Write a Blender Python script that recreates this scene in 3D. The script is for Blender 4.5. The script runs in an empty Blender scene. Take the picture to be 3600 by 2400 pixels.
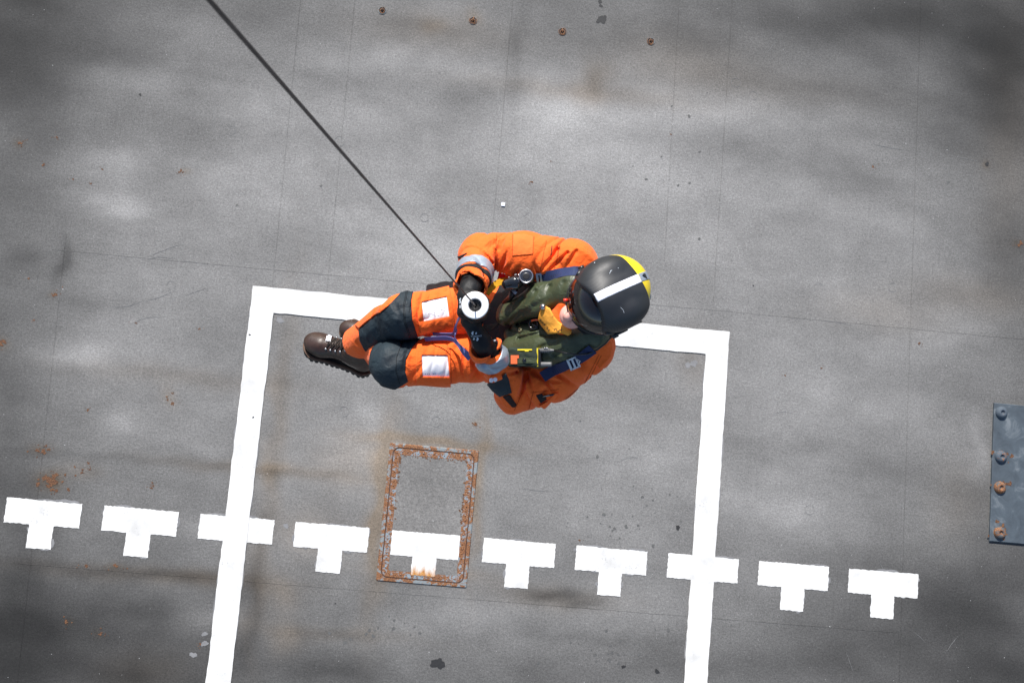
import bpy, bmesh, math, random
import numpy as np
from mathutils import Vector, Matrix, noise as mnoise
from mathutils.bvhtree import BVHTree

# ------------------------------------------------------------------ camera, sky, sun, exposure
SC = bpy.context.scene
C = SC.collection
F = 3500.0                                    # focal length in pixels of the 3600 px wide photograph
CAM = np.array([3.8703, 0.6744, 8.1124])
RX, RY, RZ = 0.1080, -0.0620, 0.0882
cam_d = bpy.data.cameras.new('camera')
cam = bpy.data.objects.new('camera', cam_d)
C.objects.link(cam)
cam.location = CAM
cam.rotation_euler = (RX, RY, RZ)
cam_d.sensor_width = 36.0
cam_d.lens = 35.0
cam_d.clip_start = 0.05
cam_d.clip_end = 9000
cam_d.dof.use_dof = True
cam_d.dof.focus_distance = 4.2
cam_d.dof.aperture_fstop = 11.0
SC.camera = cam

SUN_EL, SUN_AZ = math.radians(39), math.radians(-14)     # azimuth from +Y, clockwise positive
w = bpy.data.worlds.new('World')
SC.world = w
w.use_nodes = True
nt = w.node_tree
nt.nodes.clear()
sky = nt.nodes.new('ShaderNodeTexSky')
sky.sky_type = 'NISHITA'
sky.sun_disc = False
sky.sun_elevation = SUN_EL
sky.sun_rotation = SUN_AZ
bg = nt.nodes.new('ShaderNodeBackground')
bg.inputs['Strength'].default_value = 0.105
out = nt.nodes.new('ShaderNodeOutputWorld')
nt.links.new(sky.outputs[0], bg.inputs[0])
nt.links.new(bg.outputs[0], out.inputs[0])

sd = bpy.data.lights.new('sun', 'SUN')
sd.energy = 4.7
sd.angle = math.radians(0.5)
sd.color = (1.0, 0.96, 0.9)
sun = bpy.data.objects.new('sun', sd)
C.objects.link(sun)
sdir = Vector((math.sin(SUN_AZ) * math.cos(SUN_EL), math.cos(SUN_AZ) * math.cos(SUN_EL), math.sin(SUN_EL)))
sun.rotation_euler = sdir.to_track_quat('Z', 'Y').to_euler()
sun.location = (4, 8, 30)
SC.view_settings.view_transform = 'Standard'
SC.view_settings.look = 'None'
SC.view_settings.exposure = 0.6
SC.view_settings.gamma = 1.0
SC.view_settings.use_curve_mapping = False

random.seed(4)
RNG = np.random.default_rng(7)
# ------------------------------------------------------------------ measuring helpers
def _rot(a, b, c):
    ca, sa, cb, sb, cc, sc_ = math.cos(a), math.sin(a), math.cos(b), math.sin(b), math.cos(c), math.sin(c)
    X = np.array([[1, 0, 0], [0, ca, -sa], [0, sa, ca]])
    Y = np.array([[cb, 0, sb], [0, 1, 0], [-sb, 0, cb]])
    Z = np.array([[cc, -sc_, 0], [sc_, cc, 0], [0, 0, 1]])
    return Z @ Y @ X
RM = _rot(RX, RY, RZ)

def ray(u, v):
    d = RM @ np.array([(u - 1800) / F, -(v - 1200) / F, -1.0])
    return d / np.linalg.norm(d)

def at_src(u, v, z):
    d = ray(u, v)
    return CAM + d * ((z - CAM[2]) / d[2])

def q1(x, y):            # survey sheet of the figure -> photograph pixels
    return 1000 + x / 1.7818, 740 + y / 1.7818

def P(x, y, z):          # figure survey point at height z above the deck
    return at_src(*q1(x, y), z)

def D(x, y, z=0.0):      # deck survey point (2352 px wide sheet)
    return at_src(x * 1.530612, y * 1.530612, z)

def proj1(p):
    d = (p - CAM) @ RM
    return np.stack([(1800 + F * d[:, 0] / -d[:, 2] - 1000) * 1.7818,
                     (1200 - F * d[:, 1] / -d[:, 2] - 740) * 1.7818], 1)

def unit(v):
    v = np.asarray(v, float)
    return v / np.linalg.norm(v)

# ------------------------------------------------------------------ object helpers
WL = {}
def link(name, data, parent=None, loc=None):
    o = bpy.data.objects.new(name, data)
    C.objects.link(o)
    if parent is not None:
        o.parent = parent
        WL[o.name] = WL[parent.name]
    else:
        l = np.array(loc if loc is not None else (0, 0, 0), float)
        o.location = l
        WL[o.name] = l
    return o

def thing(name, label, cat, loc, group=None):
    o = link(name, None, None, loc)
    o.empty_display_size = 0.1
    o['label'] = label
    o['category'] = cat
    if group:
        o['group'] = group
    return o

def mk(name, verts, faces, mat, parent=None, smooth=True, loc=None, mats=None, midx=None):
    verts = np.asarray(verts, float)
    base = WL[parent.name] if parent is not None else np.array(loc if loc is not None else (0, 0, 0), float)
    me = bpy.data.meshes.new(name)
    me.from_pydata((verts - base).tolist(), [], [list(map(int, f)) for f in faces])
    for m in (mats or [mat]):
        me.materials.append(m)
    if midx is not None:
        me.polygons.foreach_set('material_index', np.asarray(midx, dtype=np.int32))
    if smooth:
        me.polygons.foreach_set('use_smooth', np.ones(len(me.polygons), dtype=bool))
    me.update()
    return link(name, me, parent, loc)

class MB:
    """collects shapes for ONE mesh"""
    def __init__(s):
        s.v, s.f = [], []
    def add(s, v, f):
        n = len(s.v)
        s.v += [tuple(map(float, q)) for q in v]
        s.f += [tuple(int(i) + n for i in q) for q in f]
        return s
    def box(s, c, ax, half):
        c = np.asarray(c, float); ax = np.asarray(ax, float)
        vs = []
        for i in (-1, 1):
            for j in (-1, 1):
                for k in (-1, 1):
                    vs.append(c + ax[0] * half[0] * i + ax[1] * half[1] * j + ax[2] * half[2] * k)
        return s.add(vs, [(0, 1, 3, 2), (4, 6, 7, 5), (0, 4, 5, 1), (2, 3, 7, 6), (0, 2, 6, 4), (1, 5, 7, 3)])
    def tube(s, pts, r, n=10, caps=True, flat=None):
        pts = [np.asarray(p, float) for p in pts]
        m = len(pts)
        rr = r if hasattr(r, '__len__') else [r] * m
        prev = None
        vs, fs = [], []
        for i, p in enumerate(pts):
            t = unit(pts[min(i + 1, m - 1)] - pts[max(i - 1, 0)])
            if prev is None:
                a = np.array([0, 0, 1.0]) if abs(t[2]) < 0.9 else np.array([1.0, 0, 0])
            else:
                a = prev
            n1 = unit(a - t * (a @ t)); n2 = np.cross(t, n1); prev = n1
            for k in range(n):
                th = 2 * math.pi * k / n
                vs.append(p + rr[i] * (math.cos(th) * n1 + math.sin(th) * n2))
        for i in range(m - 1):
            for k in range(n):
                k2 = (k + 1) % n
                fs.append((i * n + k, i * n + k2, (i + 1) * n + k2, (i + 1) * n + k))
        if caps:
            fs.append(tuple(range(n - 1, -1, -1)))
            fs.append(tuple((m - 1) * n + k for k in range(n)))
        return s.add(vs, fs)
    def lathe(s, c, axis, prof, n=40, side=None):
        axis = unit(axis)
        a = np.array([1.0, 0, 0]) if abs(axis[0]) < 0.9 else np.array([0, 1.0, 0])
        n1 = unit(a - axis * (a @ axis)); n2 = np.cross(axis, n1)
        vs, fs = [], []
        for (r, h) in prof:
            for k in range(n):
                th = 2 * math.pi * k / n
                vs.append(np.asarray(c) + axis * h + r * (math.cos(th) * n1 + math.sin(th) * n2))
        for i in range(len(prof) - 1):
            for k in range(n):
                k2 = (k + 1) % n
                fs.append((i * n + k, i * n + k2, (i + 1) * n + k2, (i + 1) * n + k))
        return s.add(vs, fs)
    def build(s, name, mat, parent=None, smooth=True, loc=None):
        return mk(name, s.v, s.f, mat, parent, smooth, loc)

def autosmooth(o, deg=40):
    me = o.data
    bm = bmesh.new(); bm.from_mesh(me)
    for e in bm.edges:
        e.smooth = not (len(e.link_faces) == 2 and e.calc_face_angle(0) > math.radians(deg))
    bm.to_mesh(me); bm.free()
    return o

# ------------------------------------------------------------------ materials
def newmat(name):
    m = bpy.data.materials.new(name)
    m.use_nodes = True
    t = m.node_tree
    b = t.nodes['Principled BSDF']
    return m, t, b

def N(t, kind, **kw):
    n = t.nodes.new(kind)
    for k, v in kw.items():
        if hasattr(n, k):
            setattr(n, k, v)
        else:
            n.inputs[k].default_value = v
    return n

def noise_tex(t, scale, detail=4, rough=0.55, vec=None, dist=0.0):
    n = N(t, 'ShaderNodeTexNoise')
    n.inputs['Scale'].default_value = scale
    n.inputs['Detail'].default_value = detail
    n.inputs['Roughness'].default_value = rough
    n.inputs['Distortion'].default_value = dist
    if vec is not None:
        t.links.new(vec, n.inputs['Vector'])
    return n

def ramp(t, src, stops):
    r = N(t, 'ShaderNodeValToRGB')
    el = r.color_ramp.elements
    while len(el) < len(stops):
        el.new(0.5)
    for e, (p, c) in zip(el, stops):
        e.position = p
        e.color = (c, c, c, 1) if not hasattr(c, '__len__') else (*c, 1)
    t.links.new(src, r.inputs[0])
    return r

def mixc(t, fac, a, b, mode='MIX'):
    n = N(t, 'ShaderNodeMix', data_type='RGBA', blend_type=mode)
    for i, x in ((0, fac), (6, a), (7, b)):
        if hasattr(x, 'is_output') or isinstance(x, bpy.types.NodeSocket):
            t.links.new(x, n.inputs[i])
        elif i == 0:
            n.inputs[0].default_value = x
        else:
            n.inputs[i].default_value = (*x, 1)
    return n.outputs[2]

def math_n(t, op, a, b=None, c=None):
    n = N(t, 'ShaderNodeMath', operation=op)
    for i, x in enumerate((a, b, c)):
        if x is None:
            continue
        if isinstance(x, bpy.types.NodeSocket):
            t.links.new(x, n.inputs[i])
        else:
            n.inputs[i].default_value = x
    return n.outputs[0]

def simple(name, col, rough=0.6, metal=0.0, var=0.15, vscale=30, bump=0.0, bscale=300, spec=0.5, sheen=0.0, col2=None, coat=0.0, bdist=0.001):
    m, t, b = newmat(name)
    tc = N(t, 'ShaderNodeTexCoord')
    n = noise_tex(t, vscale, 5, 0.6, tc.outputs['Object'])
    r = ramp(t, n.outputs[0], [(0.3, 0.0), (0.7, 1.0)])
    c2 = col2 or tuple(min(1, x * (1 + var)) for x in col)
    c1 = tuple(x * (1 - var) for x in col) if col2 is None else col
    t.links.new(mixc(t, r.outputs[0], c1, c2), b.inputs['Base Color'])
    b.inputs['Roughness'].default_value = rough
    b.inputs['Metallic'].default_value = metal
    b.inputs['Specular IOR Level'].default_value = spec
    if sheen:
        b.inputs['Sheen Weight'].default_value = sheen
    if coat:
        b.inputs['Coat Weight'].default_value = coat
        b.inputs['Coat Roughness'].default_value = 0.105
    if bump:
        bn = noise_tex(t, bscale, 3, 0.6, tc.outputs['Object'])
        bp = N(t, 'ShaderNodeBump')
        bp.inputs['Strength'].default_value = bump
        bp.inputs['Distance'].default_value = bdist
        t.links.new(bn.outputs[0], bp.inputs['Height'])
        t.links.new(bp.outputs[0], b.inputs['Normal'])
    return m

def cloth(name, col, var=0.12, rough=0.85, crease=0.6, col2=None, sheen=0.0):
    """woven cloth: weave-scale bump plus soft creases"""
    m, t, b = newmat(name)
    tc = N(t, 'ShaderNodeTexCoord')
    n = noise_tex(t, 9, 5, 0.6, tc.outputs['Object'])
    r = ramp(t, n.outputs[0], [(0.3, 0.0), (0.72, 1.0)])
    c1 = tuple(x * (1 - var) for x in col) if col2 is None else col
    c2 = tuple(min(1, x * (1 + var)) for x in col) if col2 is None else col2
    t.links.new(mixc(t, r.outputs[0], c1, c2), b.inputs['Base Color'])
    b.inputs['Roughness'].default_value = rough
    b.inputs['Specular IOR Level'].default_value = 0.25 if rough > .5 else 0.5
    b.inputs['Sheen Weight'].default_value = sheen
    a1 = noise_tex(t, 420, 2, 0.5, tc.outputs['Object'])
    a2 = noise_tex(t, 26, 4, 0.55, tc.outputs['Object'], 1.2)
    b1 = N(t, 'ShaderNodeBump'); b1.inputs['Strength'].default_value = 0.35; b1.inputs['Distance'].default_value = 0.0008
    b2 = N(t, 'ShaderNodeBump'); b2.inputs['Strength'].default_value = crease; b2.inputs['Distance'].default_value = 0.008
    t.links.new(a1.outputs[0], b1.inputs['Height'])
    t.links.new(a2.outputs[0], b2.inputs['Height'])
    t.links.new(b2.outputs[0], b1.inputs['Normal'])
    t.links.new(b1.outputs[0], b.inputs['Normal'])
    return m

M = {}
M['orange'] = cloth('orange_cloth', (0.92, 0.138, 0.018), 0.07, sheen=0.1, crease=0.9)
M['orange_light'] = cloth('faded_orange_cloth', (0.92, 0.16, 0.03), 0.06, sheen=0.12)
M['stitch'] = cloth('orange_thread', (0.45, 0.06, 0.008), 0.1)
M['pad'] = cloth('knee_pad_cloth', (0.012, 0.017, 0.023), col2=(0.022, 0.037, 0.047), rough=0.62, crease=0.75)
M['black_cloth'] = cloth('black_cloth', (0.012, 0.012, 0.014), 0.2, 0.7, 0.4)
M['brown_cloth'] = cloth('dark_brown_cloth', (0.035, 0.018, 0.015), 0.2)
M['green'] = cloth('olive_cloth', (0.042, 0.053, 0.025), col2=(0.05, 0.062, 0.029), rough=0.45, crease=0.7)
M['green_dark'] = cloth('dark_olive_cloth', (0.022, 0.032, 0.022), 0.2, 0.7, 0.5)
M['navy'] = cloth('navy_webbing', (0.02, 0.031, 0.085), 0.15, 0.7, 0.15)
M['lilac'] = cloth('blue_webbing', (0.095, 0.105, 0.26), 0.12, 0.7, 0.15)
M['pouch'] = cloth('amber_cloth', (0.72, 0.3, 0.03), col2=(0.8, 0.36, 0.06), rough=0.7, crease=0.6)
M['yellow_strap'] = cloth('dark_yellow_webbing', (0.42, 0.22, 0.01), 0.2)
M['reflective'] = simple('reflective_tape', (0.30, 0.345, 0.41), 0.35, 0.25, 0.12, 60, 0.3, 120)
M['white_tape'] = simple('white_tape', (0.72, 0.73, 0.8), 0.4, 0.0, 0.03, 30)
M['card'] = simple('white_card', (0.86, 0.86, 0.9), 0.5, 0, 0.02, 20)
M['ink'] = simple('pencil_mark', (0.3, 0.3, 0.4), 0.8, 0, 0.3, 300)
M['print'] = simple('pale_print', (0.5, 0.55, 0.6), 0.6, 0, 0.1, 200)
M['ink_black'] = simple('black_ink', (0.03, 0.02, 0.015), 0.8, 0, 0.2, 200)
M['glove'] = cloth('black_neoprene', (0.011, 0.011, 0.012), 0.25, 0.55, 0.3)
M['skin'] = simple('skin', (0.72, 0.36, 0.30), 0.45, 0, 0.08, 25, 0.15, 300)
M['leather'] = simple('brown_leather', (0.026, 0.013, 0.009), 0.36, 0, 0.3, 35, 0.5, 180, col2=(0.05, 0.025, 0.017), bdist=0.0015)
M['sole'] = simple('black_rubber', (0.012, 0.011, 0.011), 0.7, 0, 0.3, 80, 0.3, 200)
M['sole_edge'] = simple('brown_rubber', (0.09, 0.045, 0.025), 0.7, 0, 0.3, 60)
M['lace'] = simple('bootlace', (0.02, 0.013, 0.01), 0.8)
M['steel'] = simple('steel', (0.42, 0.42, 0.43), 0.32, 1.0, 0.1, 60)
M['alu'] = simple('worn_aluminium', (0.85, 0.83, 0.82), 0.42, 0.35, 0.08, 25, 0.25, 90, col2=(0.93, 0.92, 0.92))
M['rubber'] = simple('black_plastic', (0.012, 0.012, 0.013), 0.35, 0, 0.2, 80)
M['gloss'] = simple('glossy_black', (0.008, 0.009, 0.011), 0.12, 0, 0.2, 40, coat=0.6)
M['glass'] = simple('dial_glass', (0.02, 0.022, 0.03), 0.05, 0, 0.2, 40, coat=1.0)
M['yellow'] = simple('yellow_paint', (0.86, 0.62, 0.015), 0.25, 0, 0.04, 20, coat=0.4)
M['yellow_plastic'] = simple('yellow_plastic', (0.75, 0.6, 0.03), 0.4)
M['red'] = simple('red_plastic', (0.75, 0.04, 0.02), 0.35)
M['red_cloth'] = cloth('red_cloth', (0.75, 0.02, 0.03))
M['orange_plastic'] = simple('orange_plastic', (0.95, 0.16, 0.05), 0.45)
M['cable'] = simple('steel_cable', (0.1, 0.085, 0.08), 0.5, 0.6, 0.3, 60)
M['grey_plastic'] = simple('grey_plastic', (0.12, 0.12, 0.12), 0.45)

def carbon():
    m, t, b = newmat('carbon_weave')
    tc = N(t, 'ShaderNodeTexCoord')
    mp = N(t, 'ShaderNodeMapping')
    mp.inputs['Rotation'].default_value = (0.3, 0.2, 1.9)
    t.links.new(tc.outputs['Object'], mp.inputs[0])
    wv = N(t, 'ShaderNodeTexWave', bands_direction='X')
    wv.inputs['Scale'].default_value = 62
    wv.inputs['Distortion'].default_value = 0.6
    wv.inputs['Detail'].default_value = 1
    t.links.new(mp.outputs[0], wv.inputs[0])
    n = noise_tex(t, 14, 4, 0.6, tc.outputs['Object'])
    f = math_n(t, 'MULTIPLY', wv.outputs['Fac'], n.outputs[0])
    t.links.new(mixc(t, f, (0.011, 0.012, 0.014), (0.034, 0.036, 0.042)), b.inputs['Base Color'])
    r = ramp(t, n.outputs[0], [(0.3, 0.44), (0.7, 0.6)])
    t.links.new(r.outputs[0], b.inputs['Roughness'])
    bp = N(t, 'ShaderNodeBump'); bp.inputs['Strength'].default_value = 0.25; bp.inputs['Distance'].default_value = 0.0006
    t.links.new(wv.outputs['Fac'], bp.inputs['Height'])
    t.links.new(bp.outputs[0], b.inputs['Normal'])
    b.inputs['Specular IOR Level'].default_value = 0.55
    return m
M['carbon'] = carbon()

def visor_mat():
    m, t, b = newmat('tinted_visor')
    b.inputs['Base Color'].default_value = (0.012, 0.008, 0.008, 1)
    b.inputs['Roughness'].default_value = 0.04
    b.inputs['Coat Weight'].default_value = 1.0
    tr = N(t, 'ShaderNodeBsdfTransparent')
    tr.inputs[0].default_value = (0.5, 0.36, 0.3, 1)
    mx = N(t, 'ShaderNodeMixShader')
    mx.inputs[0].default_value = 0.7
    t.links.new(tr.outputs[0], mx.inputs[1])
    t.links.new(b.outputs[0], mx.inputs[2])
    t.links.new(mx.outputs[0], t.nodes['Material Output'].inputs[0])
    return m
M['visor'] = visor_mat()

def deck_mat(name, kind='deck'):
    """non-skid deck coating; attributes tone / brown hold its worn and dirty patches, tone also a painted vignette"""
    m, t, b = newmat(name)
    tc = N(t, 'ShaderNodeTexCoord')
    geo = N(t, 'ShaderNodeNewGeometry')
    pos = geo.outputs['Position']
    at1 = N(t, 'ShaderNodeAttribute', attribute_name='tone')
    at2 = N(t, 'ShaderNodeAttribute', attribute_name='brown')
    mp = N(t, 'ShaderNodeMapping'); mp.inputs['Scale'].default_value = (0.8, 1.25, 1)
    t.links.new(pos, mp.inputs[0])
    big = noise_tex(t, 1.3, 3, 0.5, mp.outputs[0], 0.0)
    mid = noise_tex(t, 9.0, 7, 0.72, mp.outputs[0], 0.0)
    mp2 = N(t, 'ShaderNodeMapping'); mp2.inputs['Scale'].default_value = (0.9, 1.3, 1)
    t.links.new(pos, mp2.inputs[0])
    gr = noise_tex(t, 90, 4, 0.8, pos)
    gr2 = noise_tex(t, 48, 4, 0.7, mp2.outputs[0])
    v = math_n(t, 'MULTIPLY_ADD', big.outputs[0], 0.5, 0.75)                      # ~1.0
    v = math_n(t, 'MULTIPLY', v, math_n(t, 'MULTIPLY_ADD', mid.outputs[0], 0.42, 0.79))
    v = math_n(t, 'MULTIPLY', v, math_n(t, 'MULTIPLY_ADD', gr.outputs[0], 2.0, 0.0))
    v = math_n(t, 'MULTIPLY', v, math_n(t, 'MULTIPLY_ADD', gr2.outputs[0], 1.15, 0.42))
    mp3 = N(t, 'ShaderNodeMapping'); mp3.inputs['Scale'].default_value = (1.3, 2.4, 1); mp3.inputs['Rotation'].default_value = (0, 0, 0.06)
    t.links.new(pos, mp3.inputs[0])
    scf = noise_tex(t, 1.0, 6, 0.56, mp3.outputs[0], 0.15)
    sr = ramp(t, scf.outputs[0], [(0.32, 0.84), (0.5, 0.99), (0.7, 1.16)])
    v = math_n(t, 'MULTIPLY', v, sr.outputs[0])
    mp4 = N(t, 'ShaderNodeMapping'); mp4.inputs['Scale'].default_value = (3.4, 1.6, 1)
    t.links.new(pos, mp4.inputs[0])
    brs = noise_tex(t, 1.0, 5, 0.62, mp4.outputs[0], 0.2)
    v = math_n(t, 'MULTIPLY', v, math_n(t, 'MULTIPLY_ADD', brs.outputs[0], 0.22, 0.89))
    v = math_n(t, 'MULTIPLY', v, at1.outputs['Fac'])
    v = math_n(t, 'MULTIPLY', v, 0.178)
    comb = mixc(t, math_n(t, 'MINIMUM', math_n(t, 'MULTIPLY', at2.outputs['Fac'], 0.5), 1.0), (1.01, 0.99, 0.965), (1.03, 0.84, 0.65))
    vv = N(t, 'ShaderNodeCombineColor')
    for i in range(3):
        t.links.new(v, vv.inputs[i])
    col = mixc(t, 1.0, vv.outputs[0], comb, 'MULTIPLY')
    # bright grit flecks
    fl = noise_tex(t, 60, 1, 0.3, pos)
    flr = ramp(t, fl.outputs[0], [(0.80, 0.0), (0.83, 1.0)])
    col = mixc(t, math_n(t, 'MULTIPLY', flr.outputs[0], 0.5), col, (0.6, 0.6, 0.6))
    t.links.new(col, b.inputs['Base Color'])
    b.inputs['Roughness'].default_value = 0.8
    b.inputs['Specular IOR Level'].default_value = 0.3
    bp = N(t, 'ShaderNodeBump'); bp.inputs['Strength'].default_value = 0.55; bp.inputs['Distance'].default_value = 0.002
    t.links.new(gr.outputs[0], bp.inputs['Height'])
    t.links.new(bp.outputs[0], b.inputs['Normal'])
    return m
M['deck'] = deck_mat('deck_coating')

def paint_mat(name='white_deck_paint', rust_y=None):
    m, t, b = newmat(name)
    geo = N(t, 'ShaderNodeNewGeometry')
    pos = geo.outputs['Position']
    n = noise_tex(t, 3.2, 6, 0.65, pos)
    g = noise_tex(t, 140, 3, 0.7, pos)
    r = ramp(t, n.outputs[0], [(0.32, (0.50, 0.495, 0.48)), (0.56, (0.68, 0.675, 0.66))])
    col = mixc(t, math_n(t, 'MULTIPLY', g.outputs[0], 0.12), r.outputs[0], (0.55, 0.54, 0.52))
    s = noise_tex(t, 11, 3, 0.6, pos)
    sr = ramp(t, s.outputs[0], [(0.74, 0.0), (0.8, 1.0)])
    col = mixc(t, math_n(t, 'MULTIPLY', sr.outputs[0], 0.45), col, (0.62, 0.5, 0.34))
    h1 = noise_tex(t, 75, 4, 0.75, pos)
    h2 = noise_tex(t, 4, 4, 0.6, pos)
    hs = math_n(t, 'ADD', h1.outputs[0], math_n(t, 'MULTIPLY', h2.outputs[0], 0.5))
    hr = ramp(t, hs, [(0.90, 0.0), (0.97, 1.0)])
    col = mixc(t, math_n(t, 'MULTIPLY', hr.outputs[0], 0.55), col, (0.2, 0.2, 0.2))
    if rust_y is not None:
        sp = N(t, 'ShaderNodeSeparateXYZ'); t.links.new(pos, sp.inputs[0])
        mpv = N(t, 'ShaderNodeMapping'); mpv.inputs['Scale'].default_value = (30, 7, 1); t.links.new(pos, mpv.inputs[0])
        k1 = noise_tex(t, 1.0, 4, 0.65, mpv.outputs[0])
        d_ = math_n(t, 'MULTIPLY_ADD', sp.outputs[1], -1.0, rust_y + 0.005)      # metres below the stain's top
        f_ = math_n(t, 'MULTIPLY_ADD', d_, 15.0, math_n(t, 'MULTIPLY_ADD', k1.outputs[0], 2.6, -1.35))
        fr = ramp(t, f_, [(0.0, 0.0), (0.9, 1.0)])
        rc = ramp(t, h1.outputs[0], [(0.35, (0.30, 0.10, 0.025)), (0.65, (0.55, 0.30, 0.09))])
        col = mixc(t, fr.outputs[0], col, rc.outputs[0])
    t.links.new(col, b.inputs['Base Color'])
    b.inputs['Roughness'].default_value = 0.6
    bp = N(t, 'ShaderNodeBump'); bp.inputs['Strength'].default_value = 0.5; bp.inputs['Distance'].default_value = 0.002
    t.links.new(g.outputs[0], bp.inputs['Height'])
    t.links.new(bp.outputs[0], b.inputs['Normal'])
    return m
M['paint'] = paint_mat()
M['smear'] = simple('old_paint_smear', (0.14, 0.14, 0.143), 0.75, 0, 0.15, 9, 0.4, 160, col2=(0.22, 0.22, 0.225), bdist=0.002)
M['pad_stitch'] = cloth('grey_thread', (0.005, 0.006, 0.008), 0.1)
M['grime'] = simple('handling_grime', (0.16, 0.07, 0.02), 0.8, 0, 0.3, 90)
M['scuff'] = simple('deck_scuff', (0.12, 0.12, 0.12), 0.8, 0, 0.2, 30, 0.4, 160, col2=(0.2, 0.2, 0.2))
M['weld'] = simple('painted_weld', (0.14, 0.14, 0.145), 0.75, 0, 0.2, 12, 0.4, 200)
M['tar'] = simple('tar_stain', (0.016, 0.016, 0.017), 0.7, 0, 0.3, 60, 0.5, 160)
M['damp'] = simple('oil_mark', (0.085, 0.085, 0.083), 0.65, 0, 0.25, 40, 0.5, 160)

def rust_mat(name, paint, amount, fine=26, tint=0.85):
    m, t, b = newmat(name)
    tc = N(t, 'ShaderNodeNewGeometry')
    pos = tc.outputs['Position']
    n = noise_tex(t, fine, 6, 0.68, pos, 0.4)
    n2 = noise_tex(t, fine * 4, 4, 0.7, pos)
    n3 = noise_tex(t, 5, 3, 0.6, pos)
    s = math_n(t, 'ADD', n.outputs[0], math_n(t, 'MULTIPLY_ADD', n3.outputs[0], 0.5, -0.25))
    rm = ramp(t, s, [(max(0.0, 0.62 - amount), 0.0), (max(0.02, 0.68 - amount), 1.0)])
    rc = ramp(t, n2.outputs[0], [(0.28, tuple(tint * x for x in (0.05, 0.022, 0.013))), (0.45, tuple(tint * x for x in (0.15, 0.058, 0.024))), (0.6, tuple(tint * x for x in (0.34, 0.15, 0.055))), (0.78, tuple(tint * x for x in (0.46, 0.33, 0.23)))])
    t.links.new(mixc(t, rm.outputs[0], paint, rc.outputs[0]), b.inputs['Base Color'])
    b.inputs['Roughness'].default_value = 0.75
    bp = N(t, 'ShaderNodeBump'); bp.inputs['Strength'].default_value = 0.8; bp.inputs['Distance'].default_value = 0.004
    t.links.new(n2.outputs[0], bp.inputs['Height'])
    t.links.new(bp.outputs[0], b.inputs['Normal'])
    return m
M['rust'] = rust_mat('rust', (0.14, 0.06, 0.03), 0.5, tint=.5)
M['ring_rust'] = rust_mat('orange_rust', (0.3, 0.12, 0.04), 0.5, 26, 1.0)
M['rust_dark'] = rust_mat('dark_rust', (0.06, 0.035, 0.025), 0.14, 60)
M['hatch_frame'] = rust_mat('rusty_blue_grey_paint', (0.19, 0.215, 0.225), 0.18)
M['hatch_bolts'] = rust_mat('rusty_bolt_band', (0.2, 0.24, 0.27), 0.19, 30)
M['seal'] = simple('hatch_seal', (0.035, 0.022, 0.018), 0.9, 0, 0.5, 50, col2=(0.12, 0.05, 0.025))
M['plate'] = rust_mat('blue_grey_steel', (0.105, 0.135, 0.165), -0.11, 20)
def plate_mat():
    m, t, b = newmat('scuffed_blue_grey_steel')
    pos = N(t, 'ShaderNodeNewGeometry').outputs['Position']
    n = noise_tex(t, 7, 6, 0.65, pos, 0.8)
    n2 = noise_tex(t, 30, 5, 0.7, pos)
    r = ramp(t, n.outputs[0], [(0.3, (0.042, 0.053, 0.064)), (0.55, (0.066, 0.083, 0.099)), (0.75, (0.17, 0.19, 0.205))])
    rm = ramp(t, n2.outputs[0], [(0.70, 0.0), (0.75, 1.0)])
    t.links.new(mixc(t, rm.outputs[0], r.outputs[0], (0.2, 0.08, 0.035)), b.inputs['Base Color'])
    b.inputs['Roughness'].default_value = 0.55
    bp = N(t, 'ShaderNodeBump'); bp.inputs['Strength'].default_value = 0.4; bp.inputs['Distance'].default_value = 0.002
    t.links.new(n2.outputs[0], bp.inputs['Height'])
    t.links.new(bp.outputs[0], b.inputs['Normal'])
    return m
M['plate'] = plate_mat()
M['bolt'] = rust_mat('blue_grey_bolt', (0.06, 0.078, 0.1), 0.0, 30)
M['bolt_rusty'] = rust_mat('rusty_bolt', (0.07, 0.075, 0.08), 0.2, 30)
def sea_mat():
    m, t, b = newmat('sea_water')
    pos = N(t, 'ShaderNodeNewGeometry').outputs['Position']
    n = noise_tex(t, 0.5, 8, 0.6, pos)
    b.inputs['Base Color'].default_value = (0.01, 0.035, 0.045, 1)
    b.inputs['Roughness'].default_value = 0.105
    bp = N(t, 'ShaderNodeBump'); bp.inputs['Strength'].default_value = 0.8; bp.inputs['Distance'].default_value = 0.5
    t.links.new(n.outputs[0], bp.inputs['Height'])
    t.links.new(bp.outputs[0], b.inputs['Normal'])
    return m
M['sea'] = sea_mat()


# ------------------------------------------------------------------ the flight deck
PXM = 290.0      # deck survey pixels per metre
S = 0.75         # spacing of the tee marks
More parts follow.
